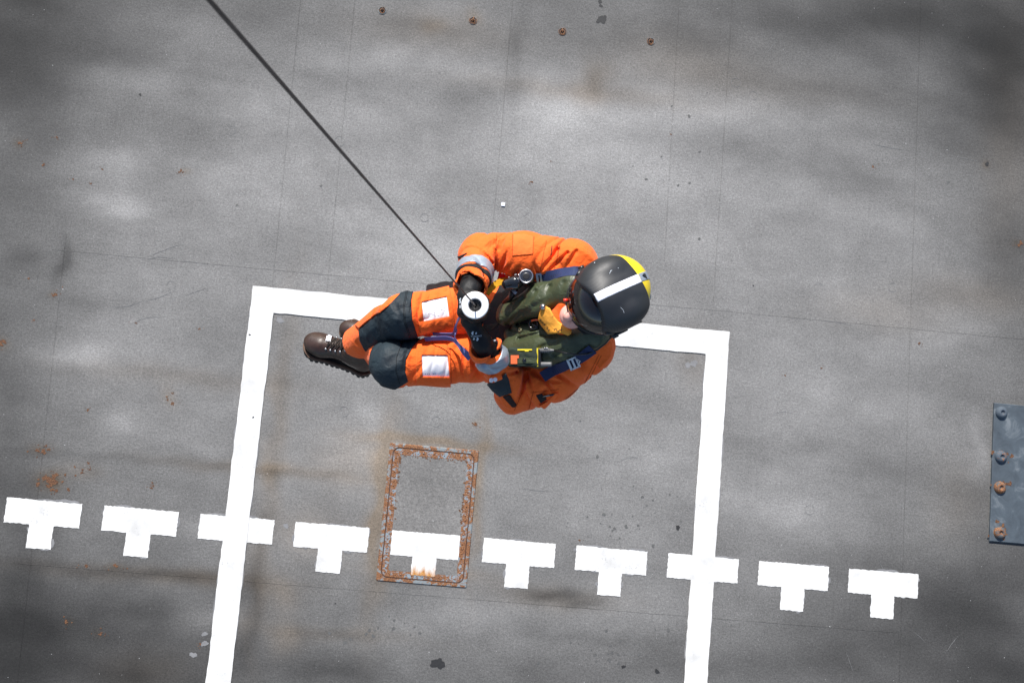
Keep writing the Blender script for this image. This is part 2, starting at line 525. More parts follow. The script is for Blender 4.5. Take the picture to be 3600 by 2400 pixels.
# worn (+) and grimy (-) patches of the coating: survey x, y, half-length, half-width, strength
PATCH = [
 (1300, 270, 110, 60, .30), (1240, 360, 150, 55, .25), (1190, 620, 340, 90, .16), (1000, 560, 260, 120, .16), (1500, 420, 200, 110, .18),
 (270, 472, 60, 26, .26), (230, 455, 40, 14, .18), (310, 490, 34, 14, .2), (245, 380, 80, 40, .22), (285, 360, 40, 20, .15), (172, 812, 42, 24, .32), (215, 800, 40, 16, .15), (285, 968, 38, 26, .32), (200, 830, 120, 24, .2),
 (850, 955, 60, 40, .2), (810, 1060, 70, 50, .25), (620, 1070, 50, 60, .12), (460, 1215, 60, 25, .25), (470, 1420, 70, 28, .4),
 (300, 190, 120, 40, .25), (420, 60, 120, 40, .2), (820, 260, 150, 40, .2), (880, 120, 80, 30, .14), (1130, 170, 120, 30, .14),
 (1380, 260, 200, 30, .18), (1660, 260, 150, 30, .2), (1500, 1100, 110, 70, .16), (1620, 950, 60, 120, .1), (1480, 1400, 110, 45, .2),
 (650, 1365, 30, 28, .22), (650, 1460, 26, 30, .22), (720, 1230, 60, 40, .18), (1900, 620, 180, 90, .14), (1960, 900, 200, 120, .12), (1900, 1120, 160, 80, .12),
 (1800, 1180, 150, 60, .15), (1870, 470, 220, 40, .12), (1950, 320, 200, 40, .12), (560, 420, 160, 70, .16), (560, 250, 120, 40, .1),
 (900, 1450, 90, 34, .2), (1120, 1420, 100, 36, .18), (2250, 1020, 20, 60, .25), (1250, 210, 50, 30, .14),
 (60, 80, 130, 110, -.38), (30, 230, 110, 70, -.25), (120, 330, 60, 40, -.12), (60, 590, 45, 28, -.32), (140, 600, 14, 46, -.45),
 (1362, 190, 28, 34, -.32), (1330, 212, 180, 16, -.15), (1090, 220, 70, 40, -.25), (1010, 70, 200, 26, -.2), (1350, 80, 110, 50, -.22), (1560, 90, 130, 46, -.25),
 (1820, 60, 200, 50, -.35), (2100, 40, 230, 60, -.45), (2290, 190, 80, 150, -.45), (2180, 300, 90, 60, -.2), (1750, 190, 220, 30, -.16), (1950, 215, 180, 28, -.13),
 (1960, 310, 120, 20, -.18), (1880, 400, 100, 22, -.14), (2250, 680, 120, 26, -.16), (2030, 760, 120, 16, -.1), (1880, 1020, 40, 24, -.14),
 (420, 860, 200, 14, -.16), (600, 1077, 200, 8, -.22), (230, 1050, 220, 10, -.16), (290, 1315, 210, 12, -.3), (480, 1322, 90, 12, -.22), (640, 930, 16, 200, -.14), (630, 1090, 16, 24, -.2),
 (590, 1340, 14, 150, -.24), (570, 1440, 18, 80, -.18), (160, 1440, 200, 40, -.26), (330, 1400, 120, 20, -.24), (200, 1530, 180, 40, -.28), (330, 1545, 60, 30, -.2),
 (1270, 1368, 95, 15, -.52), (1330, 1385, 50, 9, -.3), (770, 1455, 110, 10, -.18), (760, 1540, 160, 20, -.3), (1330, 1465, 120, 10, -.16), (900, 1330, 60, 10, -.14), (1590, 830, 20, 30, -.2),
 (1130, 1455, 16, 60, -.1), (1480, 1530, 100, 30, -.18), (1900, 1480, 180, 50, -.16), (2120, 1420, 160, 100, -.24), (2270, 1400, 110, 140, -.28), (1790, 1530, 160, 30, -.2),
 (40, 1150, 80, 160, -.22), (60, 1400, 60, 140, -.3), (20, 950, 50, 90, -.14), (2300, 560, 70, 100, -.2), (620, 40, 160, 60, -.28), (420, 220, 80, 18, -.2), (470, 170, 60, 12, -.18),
 (210, 690, 120, 16, -.14), (760, 175, 200, 20, -.14), (1190, 100, 20, 90, -.14), (1180, 200, 16, 120, -.12),
 (1160, 880, 190, 30, -.07), (1180, 1040, 120, 26, -.1), (1000, 1000, 30, 40, .06), (840, 950, 24, 22, .14),
]
BROWN = [(1362, 190, 34, 44, 1.0), (1330, 212, 220, 20, .6), (1000, 70, 160, 40, .6), (1560, 130, 160, 60, .5), (1750, 195, 260, 40, .35), (600, 1077, 200, 12, .9),
 (640, 940, 20, 220, .8), (630, 1090, 22, 30, 1.0), (300, 1318, 260, 16, .8), (480, 1325, 100, 14, .9), (1270, 1370, 120, 22, .8), (2320, 300, 60, 260, .7), (2250, 680, 160, 40, .6),
 (590, 1350, 20, 150, .7), (650, 1365, 36, 34, 1.), (650, 1460, 32, 34, 1.), (720, 1230, 70, 50, .8), (810, 1060, 80, 60, .7), (2200, 1150, 60, 80, .5), (330, 1545, 90, 40, .8),
 (872, 1180, 22, 170, 2.2), (1098, 1120, 12, 140, 2.0), (985, 1014, 120, 11, 2.4), (880, 1110, 10, 80, 1.5), (770, 1455, 160, 14, .6), (1590, 820, 30, 60, .5), (2030, 720, 130, 40, .4), (420, 865, 220, 20, .5),
 (990, 60, 24, 18, .9), (1090, 40, 20, 18, 1.)]

BROWN += [(118, 1105, 26, 22, 1.6), (118, 1105, 14, 12, 1.5), (100, 1036, 22, 12, 1.2), (46, 329, 12, 10, 1.2), (190, 1078, 34, 16, .7), (8, 786, 14, 12, 1.2), (388, 914, 18, 18, .8), (126, 677, 10, 8, 1), (1092, 974, 10, 8, 1), (232, 1450, 12, 10, 1), (152, 1427, 10, 8, 1), (2343, 560, 12, 10, 1), (2267, 377, 10, 8, 1.4), (265, 1300, 14, 8, 1.2), (416, 394, 8, 6, 1), (985, 1316, 110, 14, 1.2)]
PATCH += [(785, 622, 18, 6, .22), (118, 1105, 16, 13, -.25), (100, 1036, 14, 8, -.2)]
xs = np.concatenate([[-26, -12, -5], np.arange(-1.6, 10.2, 0.025), [14, 20, 30]])
ys = np.concatenate([[-12, -5], np.arange(-2.2, 5.6, 0.025), [7, 9, 12.0]])
gx, gy = np.meshgrid(xs, ys, indexing='ij')
tone = np.full(gx.shape, 1.0)
brown = np.zeros(gx.shape)
for lst, arr in ((PATCH, tone), (BROWN, brown)):
    for i, (px, py, rx, ry, s) in enumerate(lst):
        c = D(px, py)
        ph = i * 1.7
        wx = gx + 0.03 * np.sin(gy * 9 + ph) + 0.02 * np.sin(gx * 17 + gy * 13 + ph)
        wy = gy + 0.012 * np.sin(gx * 5 + ph * 2) + 0.01 * np.sin(gx * 15 - gy * 11 + ph)
        q = ((wx - c[0]) / (rx / PXM)) ** 2 + ((wy - c[1]) / (ry / PXM)) ** 2
        if lst is PATCH:
            s *= 1.55 if s > 0 else 1.15
        arr += s * np.exp(-q * 0.75)
# vignette shade painted into the tone at corners and edges, slightly broken by noise
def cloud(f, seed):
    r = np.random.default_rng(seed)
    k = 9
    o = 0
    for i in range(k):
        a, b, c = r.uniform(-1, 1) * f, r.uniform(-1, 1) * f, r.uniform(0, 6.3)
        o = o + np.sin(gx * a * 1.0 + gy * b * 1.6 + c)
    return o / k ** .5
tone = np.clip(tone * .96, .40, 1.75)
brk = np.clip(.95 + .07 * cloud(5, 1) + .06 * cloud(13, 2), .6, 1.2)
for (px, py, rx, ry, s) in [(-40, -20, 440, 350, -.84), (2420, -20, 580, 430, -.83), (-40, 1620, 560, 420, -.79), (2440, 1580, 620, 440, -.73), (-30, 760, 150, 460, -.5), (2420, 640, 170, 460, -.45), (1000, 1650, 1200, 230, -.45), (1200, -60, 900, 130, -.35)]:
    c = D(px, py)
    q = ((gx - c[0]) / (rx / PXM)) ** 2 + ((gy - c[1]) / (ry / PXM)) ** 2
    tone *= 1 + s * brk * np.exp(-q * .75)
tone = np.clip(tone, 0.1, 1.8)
nx, ny = gx.shape
ids = np.arange(nx * ny).reshape(nx, ny)
fq = np.stack([ids[:-1, :-1], ids[1:, :-1], ids[1:, 1:], ids[:-1, 1:]], -1).reshape(-1, 4)
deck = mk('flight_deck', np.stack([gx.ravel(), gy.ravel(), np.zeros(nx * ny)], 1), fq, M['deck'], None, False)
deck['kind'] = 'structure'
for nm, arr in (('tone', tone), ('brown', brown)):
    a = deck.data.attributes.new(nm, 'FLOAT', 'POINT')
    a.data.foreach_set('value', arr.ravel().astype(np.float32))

sea = mk('sea', [(-4000, -4000, -7), (4000, -4000, -7), (4000, 4000, -7), (-4000, 4000, -7)], [(0, 1, 2, 3)], M['sea'], None, False)
sea['kind'] = 'structure'
MB().box((2, 0, -2.3), np.eye(3), (28, 12, 2.28)).build('hull', M['plate'], None, False)['kind'] = 'structure'

def ragged(poly, step=0.016, amp=0.0032, seed=0):
    """outline with a hand-rolled paint edge"""
    r = random.Random(seed)
    o = []
    n = len(poly)
    for i in range(n):
        a, b = np.array(poly[i], float), np.array(poly[(i + 1) % n], float)
        L = np.linalg.norm(b - a)
        k = max(1, int(L / step))
        nrm = np.array([-(b - a)[1], (b - a)[0]]) / L
        for j in range(k):
            t = j / k
            p = a + (b - a) * t
            if j:
                p = p + nrm * (r.uniform(-amp, amp) + 0.5 * amp * math.sin(t * L * 7 + seed))
            o.append(p)
    return o

def sheet(name, poly, z, mat, parent, loc=(0, 0)):
    from mathutils.geometry import tessellate_polygon
    v = [Vector((p[0] + loc[0], p[1] + loc[1], z)) for p in poly]
    fs = []
    for t in tessellate_polygon([v]):
        a, b, c = (v[i] for i in t)
        fs.append(t if (b - a).cross(c - a).z > 0 else (t[0], t[2], t[1]))
    return mk(name, v, fs, mat, parent, False)

BW, WW, TH, BH = 0.5817, 0.1907, 0.374, 0.193
YT = 1.8487
def tee_poly(stem=True):
    if not stem:
        return [(-BW / 2, 0), (-BW / 2, -BH), (BW / 2, -BH), (BW / 2, 0)]
    return [(-BW / 2, 0), (-BW / 2, -BH), (-WW / 2, -BH), (-WW / 2, -TH), (WW / 2, -TH), (WW / 2, -BH), (BW / 2, -BH), (BW / 2, 0)]

def smears(loc, seed, poly, z=0.002):
    """patches of older paint peeping out beside the mark, one sheet"""
    r = random.Random(seed)
    m = MB()
    n = len(poly)
    for i in range(n):
        a, b = np.array(poly[i], float), np.array(poly[(i + 1) % n], float)
        L = np.linalg.norm(b - a)
        for j in range(2 if L > 0.3 else 1):
            if r.random() < 0.25:
                continue
            t0 = r.uniform(0, 0.7); t1 = min(1, t0 + r.uniform(0.15, 0.45))
            nrm = np.array([(b - a)[1], -(b - a)[0]]) / L          # outward for the clockwise-from-above outlines used here
            if ((a + b) / 2 - np.mean(poly, 0)) @ nrm < 0:
                nrm = -nrm
            w_ = r.uniform(0.008, 0.024)
            top, bot = [], []
            k = 9
            z = z + 0.00002
            for q in range(k + 1):
                t = t0 + (t1 - t0) * q / k
                p = a + (b - a) * t
                e = math.sin(math.pi * q / k) ** 0.4 if 0 < q < k else 0.05
                o = p + nrm * w_ * e * r.uniform(0.7, 1.1)
                bot.append((p[0] + loc[0], p[1] + loc[1], z)); top.append((o[0] + loc[0], o[1] + loc[1], z))
            m.add(bot + top, [(q, q + 1, k + 2 + q, k + 1 + q) for q in range(k)])
    return m

sm = MB()
for k in range(1, 11):
    if k == 5:
        continue                       # that tee is painted on the hatch lid
    stem = k not in (3, 8)
    pol = tee_poly(stem)
    sheet('painted_tee_mark', ragged(pol, seed=k), 0.004, M['paint'], deck, (k * S, 0))
    q = smears((k * S, 0), k * 3 + 1, pol)
    sm.add(q.v, q.f)
# the painted border: one open rectangle, its sides running on out of the picture
xl, xr, h = 3 * S, 8 * S, WW / 2
border = [(xl - h, -4.5), (xl - h, YT), (xr + h, YT), (xr + h, -4.5), (xr - h, -4.5), (xr - h, YT - 0.205), (xl + h, YT - 0.205), (xl + h, -4.5)]
sheet('painted_border', ragged(border, 0.05, 0.003, 5), 0.008, M['paint'], deck)
for i, seg in enumerate([[(xl - h, -1.2), (xl - h, YT)], [(xl + h, -1.2), (xl + h, YT - .2)], [(xr - h, -1.2), (xr - h, YT - .2)], [(xr + h, -1.2), (xr + h, YT)], [(xl, YT), (xr, YT)]]):
    for rep in range(6):
        zb = 0.0026 + .00002 * (i * 6 + rep)
        a, b = np.array(seg[0]), np.array(seg[1])
        r = random.Random(i * 50 + rep)
        t = r.uniform(0, 0.9)
        p0 = a + (b - a) * t
        p1 = p0 + unit(b - a) * r.uniform(0.08, 0.3)
        pol = [tuple(p0), tuple(p1)]
        nr = np.array([(b - a)[1], -(b - a)[0]]); nr = unit(nr)
        sgn = {0: -1, 1: 1, 2: -1, 3: 1, 4: -1}[i]
        w_ = r.uniform(0.006, 0.016) * sgn
        kk = 8
        bot = [(*(p0 + (p1 - p0) * q / kk), zb) for q in range(kk + 1)]
        top = [(*(p0 + (p1 - p0) * q / kk + nr * w_ * (math.sin(math.pi * q / kk) ** 0.5) * r.uniform(.6, 1)), zb) for q in range(kk + 1)]
        sm.add(bot + top, [(q, q + 1, kk + 2 + q, kk + 1 + q) for q in range(kk)])

BLOTS = [0]
def blot(m, c, r, seed, z=0.0012, k=18, rough=0.35, el=1.0):
    BLOTS[0] = (BLOTS[0] + 1) % 60
    z = z + 0.000012 * BLOTS[0]
    rr = random.Random(seed)
    ph = [rr.uniform(0, 6.3) for _ in range(4)]
    vs = [(c[0], c[1], z)]
    for i in range(k):
        th = 2 * math.pi * i / k
        q = r * (1 + rough * (0.5 * math.sin(2 * th + ph[0]) + 0.35 * math.sin(3 * th + ph[1]) + 0.3 * math.sin(5 * th + ph[2]) + 0.25 * math.sin(8 * th + ph[3])))
        vs.append((c[0] + q * math.cos(th) * el, c[1] + q * math.sin(th), z))
    m.add(vs, [(0, i + 1, (i + 1) % k + 1) for i in range(k)])

for (x, y, r_) in [(643, 735, 7), (470, 1350 + 105, 5), (444, 1503, 6), (470, 1477, 6), (1594, 834, 7), (1580, 838, 6), (657, 1207, 5), (2255, 240, 0.5)]:
    blot(sm, D(x, y), r_ / PXM, int(x), 0.0016, el=1.3)
mk('old_paint_smears', sm.v, sm.f, M['smear'], deck, False)['kind'] = 'stuff'

# weld seams between the deck plates: low painted beads
def seam(a, b, w_=0.004, h_=0.0016):
    a, b = np.array(a, float), np.array(b, float)
    d = unit(b - a); nrm = np.array([-d[1], d[0]])
    m = MB()
    k = max(2, int(np.linalg.norm(b - a) / 0.06))
    vs = []
    rr = random.Random(int(abs(a[0] * 97 + a[1] * 31)))
    for i in range(k + 1):
        p = a + (b - a) * i / k + nrm * rr.uniform(-.0012, .0012)
        ww = w_ * rr.uniform(0.7, 1.2)
        vs += [(*(p - nrm * ww), 0.0004), (*p, h_ * rr.uniform(0.6, 1.1)), (*(p + nrm * ww), 0.0004)]
    fs = []
    for i in range(k):
        j = i * 3
        fs += [(j, j + 1, j + 4, j + 3), (j + 1, j + 2, j + 5, j + 4)]
    m.add(vs, fs)
    o = m.build('weld_seam', M['deck'], deck, False)
    P_ = np.array(vs)
    ix = np.clip(np.searchsorted(xs, P_[:, 0]), 0, nx - 1); iy = np.clip(np.searchsorted(ys, P_[:, 1]), 0, ny - 1)
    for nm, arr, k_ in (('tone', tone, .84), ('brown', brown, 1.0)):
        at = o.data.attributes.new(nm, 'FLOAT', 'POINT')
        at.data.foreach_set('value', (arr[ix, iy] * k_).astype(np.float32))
    return o
for (a, b) in [((690, 0), (626, 655)), ((815, 0), (743, 750)), ((1178, 0), (1131, 535)), ((1560, 0), (1526, 600)), ((1682, 0), (1638, 700)), ((2115, 0), (2065, 1568)), ((152, 540), (40, 1568)),
               ((120, 573), (1640, 712)), ((1640, 712), (2352, 779)), ((30, 1292), (2060, 1452))]:
    pa, pb = D(*a), D(*b)
    ext = (pb - pa) * 0.0
    if a[1] == 0:
        ext = (pb - pa) * 0.25
    seam((pa - ext)[:2], pb[:2])

# rust, tar and oil marks
ru = MB()
RUST = [(118, 1105, 16), (104, 1098, 9), (126, 1092, 9), (112, 1116, 7), (120, 1124, 6), (150, 1050 + 40, 3), (190, 1078, 3), (203, 1063, 4), (172, 1072, 3), (188, 1085, 4), (206, 1078, 3), (348, 1120, 4), (350, 1108, 3), (352, 1115, 3),
        (46, 329, 6), (131, 316, 4), (100, 379, 5), (235, 389, 3), (416, 392, 4), (412, 396, 3), (420, 396, 3), (168, 412, 3), (209, 422, 3), (126, 677, 7), (8, 784, 8), (2, 790, 7), (202, 941, 4), (383, 911, 3), (396, 903, 3), (396, 926, 5), (385, 918, 3), (100, 1037, 8), (86, 1034, 6), (112, 1032, 5),
        (152, 1427, 6), (231, 1455, 5), (232, 1442, 2), (265, 1298, 6), (199, 1299, 5), (313, 742, 3), (458, 755, 3), (1541, 309, 3), (1221, 418, 4), (1265, 371, 2), (2005, 383, 4), (2345, 558, 7), (2341, 563, 4), (2111, 788, 4), (1803, 862, 3), (1887, 845, 3), (1092, 974, 6), (1086, 972, 3), (460, 1383 + 95, 4), (2333, 965, 3), (1331, 1240, 3), (66, 640, 3), (78, 735, 3), (365, 1183, 3), (299, 1200, 3)]
rj = random.Random(11)
for (x, y, r_) in RUST:
    blot(ru, D(x, y), r_ * .62 / PXM, int(x * 3 + y), 0.0014, el=1.15, rough=0.6)
    for k in range(5):
        blot(ru, D(x + rj.gauss(0, r_ * 1.6), y + rj.gauss(0, r_ * 1.2)), r_ * rj.uniform(.08, .3) / PXM, k + int(x), 0.0014, k=10)
mk('rust_spots', ru.v, ru.f, M['rust'], deck, False)['kind'] = 'stuff'
ta = MB()
for (x, y, r_) in [(1006, 1523, 13), (1557, 1211, 5), (1382, 46, 9), (1388, 42, 6), (1374, 49, 5), (1380, 14, 4), (1378, 4, 5), (322, 218, 3), (2267, 377, 5), (1432, 1530, 4), (1509, 1541, 5), (1210, 1190 + 60, 2), (590, 768 - 100, 1.5), (574, 769, 2), (582, 958, 2), (770, 1385, 1.5), (1730, 656, 2)]:
    blot(ta, D(x, y), r_ / PXM, int(x + y), 0.0095 if x in (574, 582) else 0.0016, el=1.1, rough=0.4)
mk('tar_spots', ta.v, ta.f, M['tar'], deck, False)['kind'] = 'stuff'
oi = MB()
for (x, y, n_, sx, sy) in [(880, 1455, 18, 70, 22), (1430, 1510, 26, 60, 40), (1400, 1230, 12, 50, 25), (1480, 1180, 8, 40, 40), (1380, 1100, 6, 60, 60), (2170, 330, 3, 60, 60), (1560, 1460, 8, 90, 40), (1240, 1230, 4, 60, 60), (1600, 420, 10, 60, 120), (640, 470, 4, 90, 60), (1490, 1150, 5, 40, 40)]:
    for k in range(n_):
        blot(oi, D(x + rj.gauss(0, sx), y + rj.gauss(0, sy)), rj.uniform(1.2, 4.2) / PXM, k * 7 + int(x), 0.0012, k=12)
mk('oil_marks', oi.v, oi.f, M['damp'], deck, False)['kind'] = 'stuff'

# scratches and round scuffs left by gear set down on the coating
scm = MB()
rq = random.Random(21)
def scratch(x0, y0, x1, y1, w_=.0022):
    a, b = D(x0, y0)[:2], D(x1, y1)[:2]
    d = unit(b - a); n_ = np.array([-d[1], d[0]])
    k = 10; bow = rq.uniform(-.03, .03)
    vs = []
    for i in range(k + 1):
        t = i / k
        p = a + (b - a) * t + n_ * (bow * math.sin(math.pi * t) + rq.uniform(-.0015, .0015))
        ww = w_ * math.sin(math.pi * min(max(t, .06), .94)) * rq.uniform(.6, 1.2)
        vs += [(*(p - n_ * ww), .0019), (*(p + n_ * ww), .0019)]
    scm.add(vs, [(2 * i, 2 * i + 1, 2 * i + 3, 2 * i + 2) for i in range(k)])
for q_ in [(250, 705, 330, 690), (335, 690, 400, 668), (425, 680, 480, 660), (340, 590, 420, 560), (300, 745, 372, 728), (330, 600, 400, 596), (420, 600, 470, 606), (1040, 690, 1120, 700), (1880, 735, 1960, 748), (2000, 330, 2080, 345), (1690, 380, 1700, 410), (1190, 1120, 1260, 1128), (660, 1250, 700, 1280), (1500, 980, 1530, 1040), (2020, 1290, 2040, 1340), (2170, 1500, 2200, 1460), (520, 1180, 560, 1170), (930, 900, 960, 890), (1420, 1060, 1470, 1050)]:
    scratch(*q_)
for k in range(12):
    x, y = rq.uniform(150, 2200), rq.uniform(80, 1500); an = rq.gauss(.1, .5); l_ = rq.uniform(15, 60)
    scratch(x, y, x + l_ * math.cos(an), y + l_ * math.sin(an), .0016)
def ringmark(x, y, r):
    c = D(x, y); n_ = 22
    a0 = rq.uniform(0, 6.3); sp = rq.uniform(4.2, 6.3)
    vs = []
    for i in range(n_ + 1):
        th = a0 + sp * i / n_
        for rr_ in (r - .0014, r + .0014):
            vs.append((c[0] + rr_ * math.cos(th), c[1] + rr_ * math.sin(th), .0021))
    scm.add(vs, [(2 * i, 2 * i + 1, 2 * i + 3, 2 * i + 2) for i in range(n_)])
for (x, y) in [(1297, 60), (1002, 968), (790, 945), (1730, 220), (1690, 190), (975, 500), (1880, 660), (1860, 1170), (1110, 590), (393, 655), (2050, 660), (1420, 700), (530, 300), (780, 325)]:
    ringmark(x, y, rq.uniform(.032, .042))
mk('scuff_marks', scm.v, scm.f, M['scuff'], deck, False)['kind'] = 'stuff'

# hatch, its lid carrying one of the tees
hT = [at_src(1200 + x * .5739, 1500 + y * .5739, 0) for (x, y) in ((300, 100), (835, 150), (768, 982), (220, 935))]
hx0 = (hT[0][0] + hT[3][0]) / 2; hx1 = (hT[1][0] + hT[2][0]) / 2
hy1 = (hT[0][1] + hT[1][1]) / 2; hy0 = (hT[2][1] + hT[3][1]) / 2
hc = np.array([(hx0 + hx1) / 2, (hy0 + hy1) / 2, 0])
hw, hh = (hx1 - hx0) / 2, (hy1 - hy0) / 2
hatch = thing('deck_hatch', 'rusty rimmed rectangular hatch in the deck with a white tee on its lid', 'hatch', hc)
def rrect(w_, h_, r, n=8):
    o = []
    for (sx, sy, a0) in ((1, 1, 0), (-1, 1, 90), (-1, -1, 180), (1, -1, 270)):
        for k in range(n + 1):
            th = math.radians(a0 + 90 * k / n)
            o.append(((w_ - r) * sx + r * math.cos(th), (h_ - r) * sy + r * math.sin(th)))
    return o
def band(outer, inner, z, zin=None):
    n = len(outer)
    m = MB()
    m.add([(hc[0] + p[0], hc[1] + p[1], z) for p in outer] + [(hc[0] + p[0], hc[1] + p[1], z if zin is None else zin) for p in inner],
          [(i, (i + 1) % n, n + (i + 1) % n, n + i) for i in range(n)])
    return m
fo = band(rrect(hw, hh, 0.008), rrect(hw - .024, hh - .024, 0.055), 0.009)
q = band(rrect(hw + .006, hh + .006, 0.01), rrect(hw, hh, 0.008), 0.0005, 0.009); fo.add(q.v, q.f)
fo.build('frame', M['hatch_frame'], hatch, False)
q = band(rrect(hw - .024, hh - .024, .055), rrect(hw - .033, hh - .033, .048), 0.0045); q.build('seal', M['seal'], hatch, False)
bb = band(rrect(hw - .033, hh - .033, .048), rrect(hw - .082, hh - .082, .012), 0.0075)
def dome(m, c, r, h_, n=8):
    vs = [(c[0], c[1], c[2] + h_)]
    for rr_, z in ((.6, .75), (1, 0)):
        vs += [(c[0] + r * rr_ * math.cos(2 * math.pi * k / n), c[1] + r * rr_ * math.sin(2 * math.pi * k / n), c[2] + h_ * z) for k in range(n)]
    fs = [(0, 1 + k, 1 + (k + 1) % n) for k in range(n)] + [(1 + k, 1 + n + k, 1 + n + (k + 1) % n, 1 + (k + 1) % n) for k in range(n)]
    m.add(vs, fs)
for i in range(26):
    yy = hc[1] - (hh - .07) + (2 * hh - .14) * i / 25
    for sx in (-1, 1):
        dome(bb, (hc[0] + sx * (hw - .057) + rj.uniform(-.003, .003), yy, 0.0074), rj.uniform(.006, .009), 0.006)
for i in range(1, 14):
    xx = hc[0] - (hw - .057) + (2 * hw - .114) * i / 14
    for sy in (-1, 1):
        dome(bb, (xx, hc[1] + sy * (hh - .057) + rj.uniform(-.003, .003), 0.0074), rj.uniform(.006, .009), 0.006)
lid = sheet('lid', rrect(hw - .082, hh - .082, .012), 0.0062, M['deck'], hatch, hc[:2])
for nm, val in (('tone', 0.9), ('brown', 0.15)):
    a = lid.data.attributes.new(nm, 'FLOAT', 'POINT')
    a.data.foreach_set('value', np.full(len(lid.data.vertices), val, np.float32))
bb.build('bolt_band', M['hatch_bolts'], hatch, False)
x5 = 5 * S
p5 = [(-(x5 - (hc[0] - hw + .084)), 0), (-(x5 - (hc[0] - hw + .084)), -BH), (-WW / 2, -BH), (-WW / 2, -TH - 0.012), (WW / 2, -TH - 0.012), (WW / 2, -BH), (hc[0] + hw - .084 - x5, -BH), (hc[0] + hw - .084 - x5, 0)]
p5 = [(x, max(y, hc[1] - hh + .036)) for (x, y) in p5]
stem_lo = hc[1] - hh + .084
tm = MB()
p5b = [(x, max(y, stem_lo - .02)) for (x, y) in p5]
M['paint_rusty'] = paint_mat('rust_stained_paint', stem_lo + .045)
sheet('painted_tee_mark', ragged(p5b, seed=55), 0.0098, M['paint_rusty'], hatch, (x5, 0))
rs = MB()
for k in range(50):
    sx = rj.choice((-1, 1))
    blot(rs, (hc[0] + sx * (hw - .084 - abs(rj.gauss(0, .006))), hc[1] + rj.uniform(-.1, .9) * hh), rj.uniform(.003, .010), 100 + k, 0.0075, k=9, rough=.6)
for k in range(26):
    blot(rs, (hc[0] + rj.uniform(-1, 1) * (hw - .1), hc[1] + hh - .084 - abs(rj.gauss(0, .008))), rj.uniform(.003, .009), 200 + k, 0.0075, k=9, rough=.6)
mk('rust_streaks', rs.v, rs.f, M['rust'], hatch, False)['kind'] = 'stuff'

# tie-down points; the near-black cup colour stands in for the shade of a recess
TIE = [(1344, 38), (1663, 74), (1977, 112), (2288, 146)]
TL = ['rusty tie-down ring in the deck, nearest to where the steel cable leaves the picture', 'rusty tie-down ring second from the cable end of the row of four',
      'rusty tie-down ring third from the cable end, just left of the black tar blot', 'rusty tie-down ring at the end of the row, right of the black tar blot']
tie0 = None
for i, (u, v) in enumerate(TIE):
    c = at_src(u, v, 0)
    if tie0 is None:
        t = thing('tie_down_point', TL[0], 'tie-down ring', c, 'tie-down rings in a row on the deck')
        MB().lathe(c, (0, 0, 1), [(.034, .0008), (.0335, .005), (.031, .006), (.029, .003)], 26).build('rim', M['hatch_frame'], t)
        MB().lathe(c, (0, 0, 1), [(.0295, .0036), (.012, .0016), (.0001, .0012)], 26).build('cup', M['sole'], t)
        MB().tube([c + (0, .024, .008), c + (0, .012, .0125), c + (0, -.006, .0125), c + (0, -.010, .006)], .0052, 8).build('bar', M['rust_dark'], t)
        ring = [c + (.0175 * math.cos(a), -.006 + .0175 * math.sin(a), .007 + .004 * math.sin(a)) for a in np.linspace(0, 2 * math.pi, 22)]
        MB().tube(ring, .0036, 7, False).build('ring', M['ring_rust'], t)
        tie0 = t
    else:
        t = tie0.copy(); C.objects.link(t); t.location = c; t['label'] = TL[i]
        for ch in tie0.children:
            d = ch.copy(); C.objects.link(d); d.parent = t
        t.rotation_euler.z = (-.12, .1, .3)[i - 1]

# bolted plate at the edge of the picture
pa, pb = at_src(3488, 1415, 0), at_src(3479, 1901, 0)
px0 = (pa[0] + pb[0]) / 2
pcn = np.array([px0 + .34, (pa[1] + pb[1]) / 2, 0]); ph_ = (pa[1] - pb[1]) / 2
plate = thing('deck_plate', 'blue-grey steel plate bolted down on the deck at the right edge of the photo', 'steel plate', pcn)
pm = MB()
for (e, z) in ((0.0, .0004), (0.0, .016), (.004, .020)):
    pass
vs = []
for (e, z) in ((0.0, .0004), (0.0, .016), (.005, .020)):
    vs += [(pcn[0] - .34 + e, pcn[1] - ph_ + e, z), (pcn[0] + .34 - e, pcn[1] - ph_ + e, z), (pcn[0] + .34 - e, pcn[1] + ph_ - e, z), (pcn[0] - .34 + e, pcn[1] + ph_ - e, z)]
fs = [(i * 4 + k, i * 4 + (k + 1) % 4, i * 4 + 4 + (k + 1) % 4, i * 4 + 4 + k) for i in range(2) for k in range(4)] + [(8, 9, 10, 11)]
mk('plate', vs, fs, M['plate'], plate, False)
for (u, v, rusty) in ((3520, 1450, 0), (3518, 1605, 0), (3515, 1713, 1), (3514, 1872, 1)):
    c = at_src(u, v, .02) * (1, 1, 0) + (0, 0, .0198)
    b_ = MB().lathe(c, (0, 0, 1), [(.052, 0), (.050, .010), (.043, .022), (.032, .030), (.022, .032), (.018, .031), (.0165, .022), (.0001, .020)], 30).build('bolt', M['bolt_rusty' if rusty else 'bolt'], plate)
    if rusty:
        b_['label'] = 'rust-covered bolt'
    rs = MB()
    if v != 1450:
        for k in range(14):
            blot(rs, (c[0] + rj.gauss(.012, .035), c[1] + rj.gauss(-.012 if v == 1605 else .01, .035)), rj.uniform(.004, .016), k + int(v), .0205 + .0001 * k, rough=.5, k=12)
        mk('rust_stain', rs.v, rs.f, M['rust'], plate, False)['kind'] = 'stuff'

# a stray chip lying on the deck
cc = at_src(1768.5, 719, 0)
m_ = MB().box(cc + (0, 0, .0055), np.eye(3), (.015, .015, .0045))
o = m_.build('tile_chip', M['white_tape'], None, False)
o['label'] = 'tiny white chip lying on the bare grey deck above the orange sleeve'; o['category'] = 'chip'

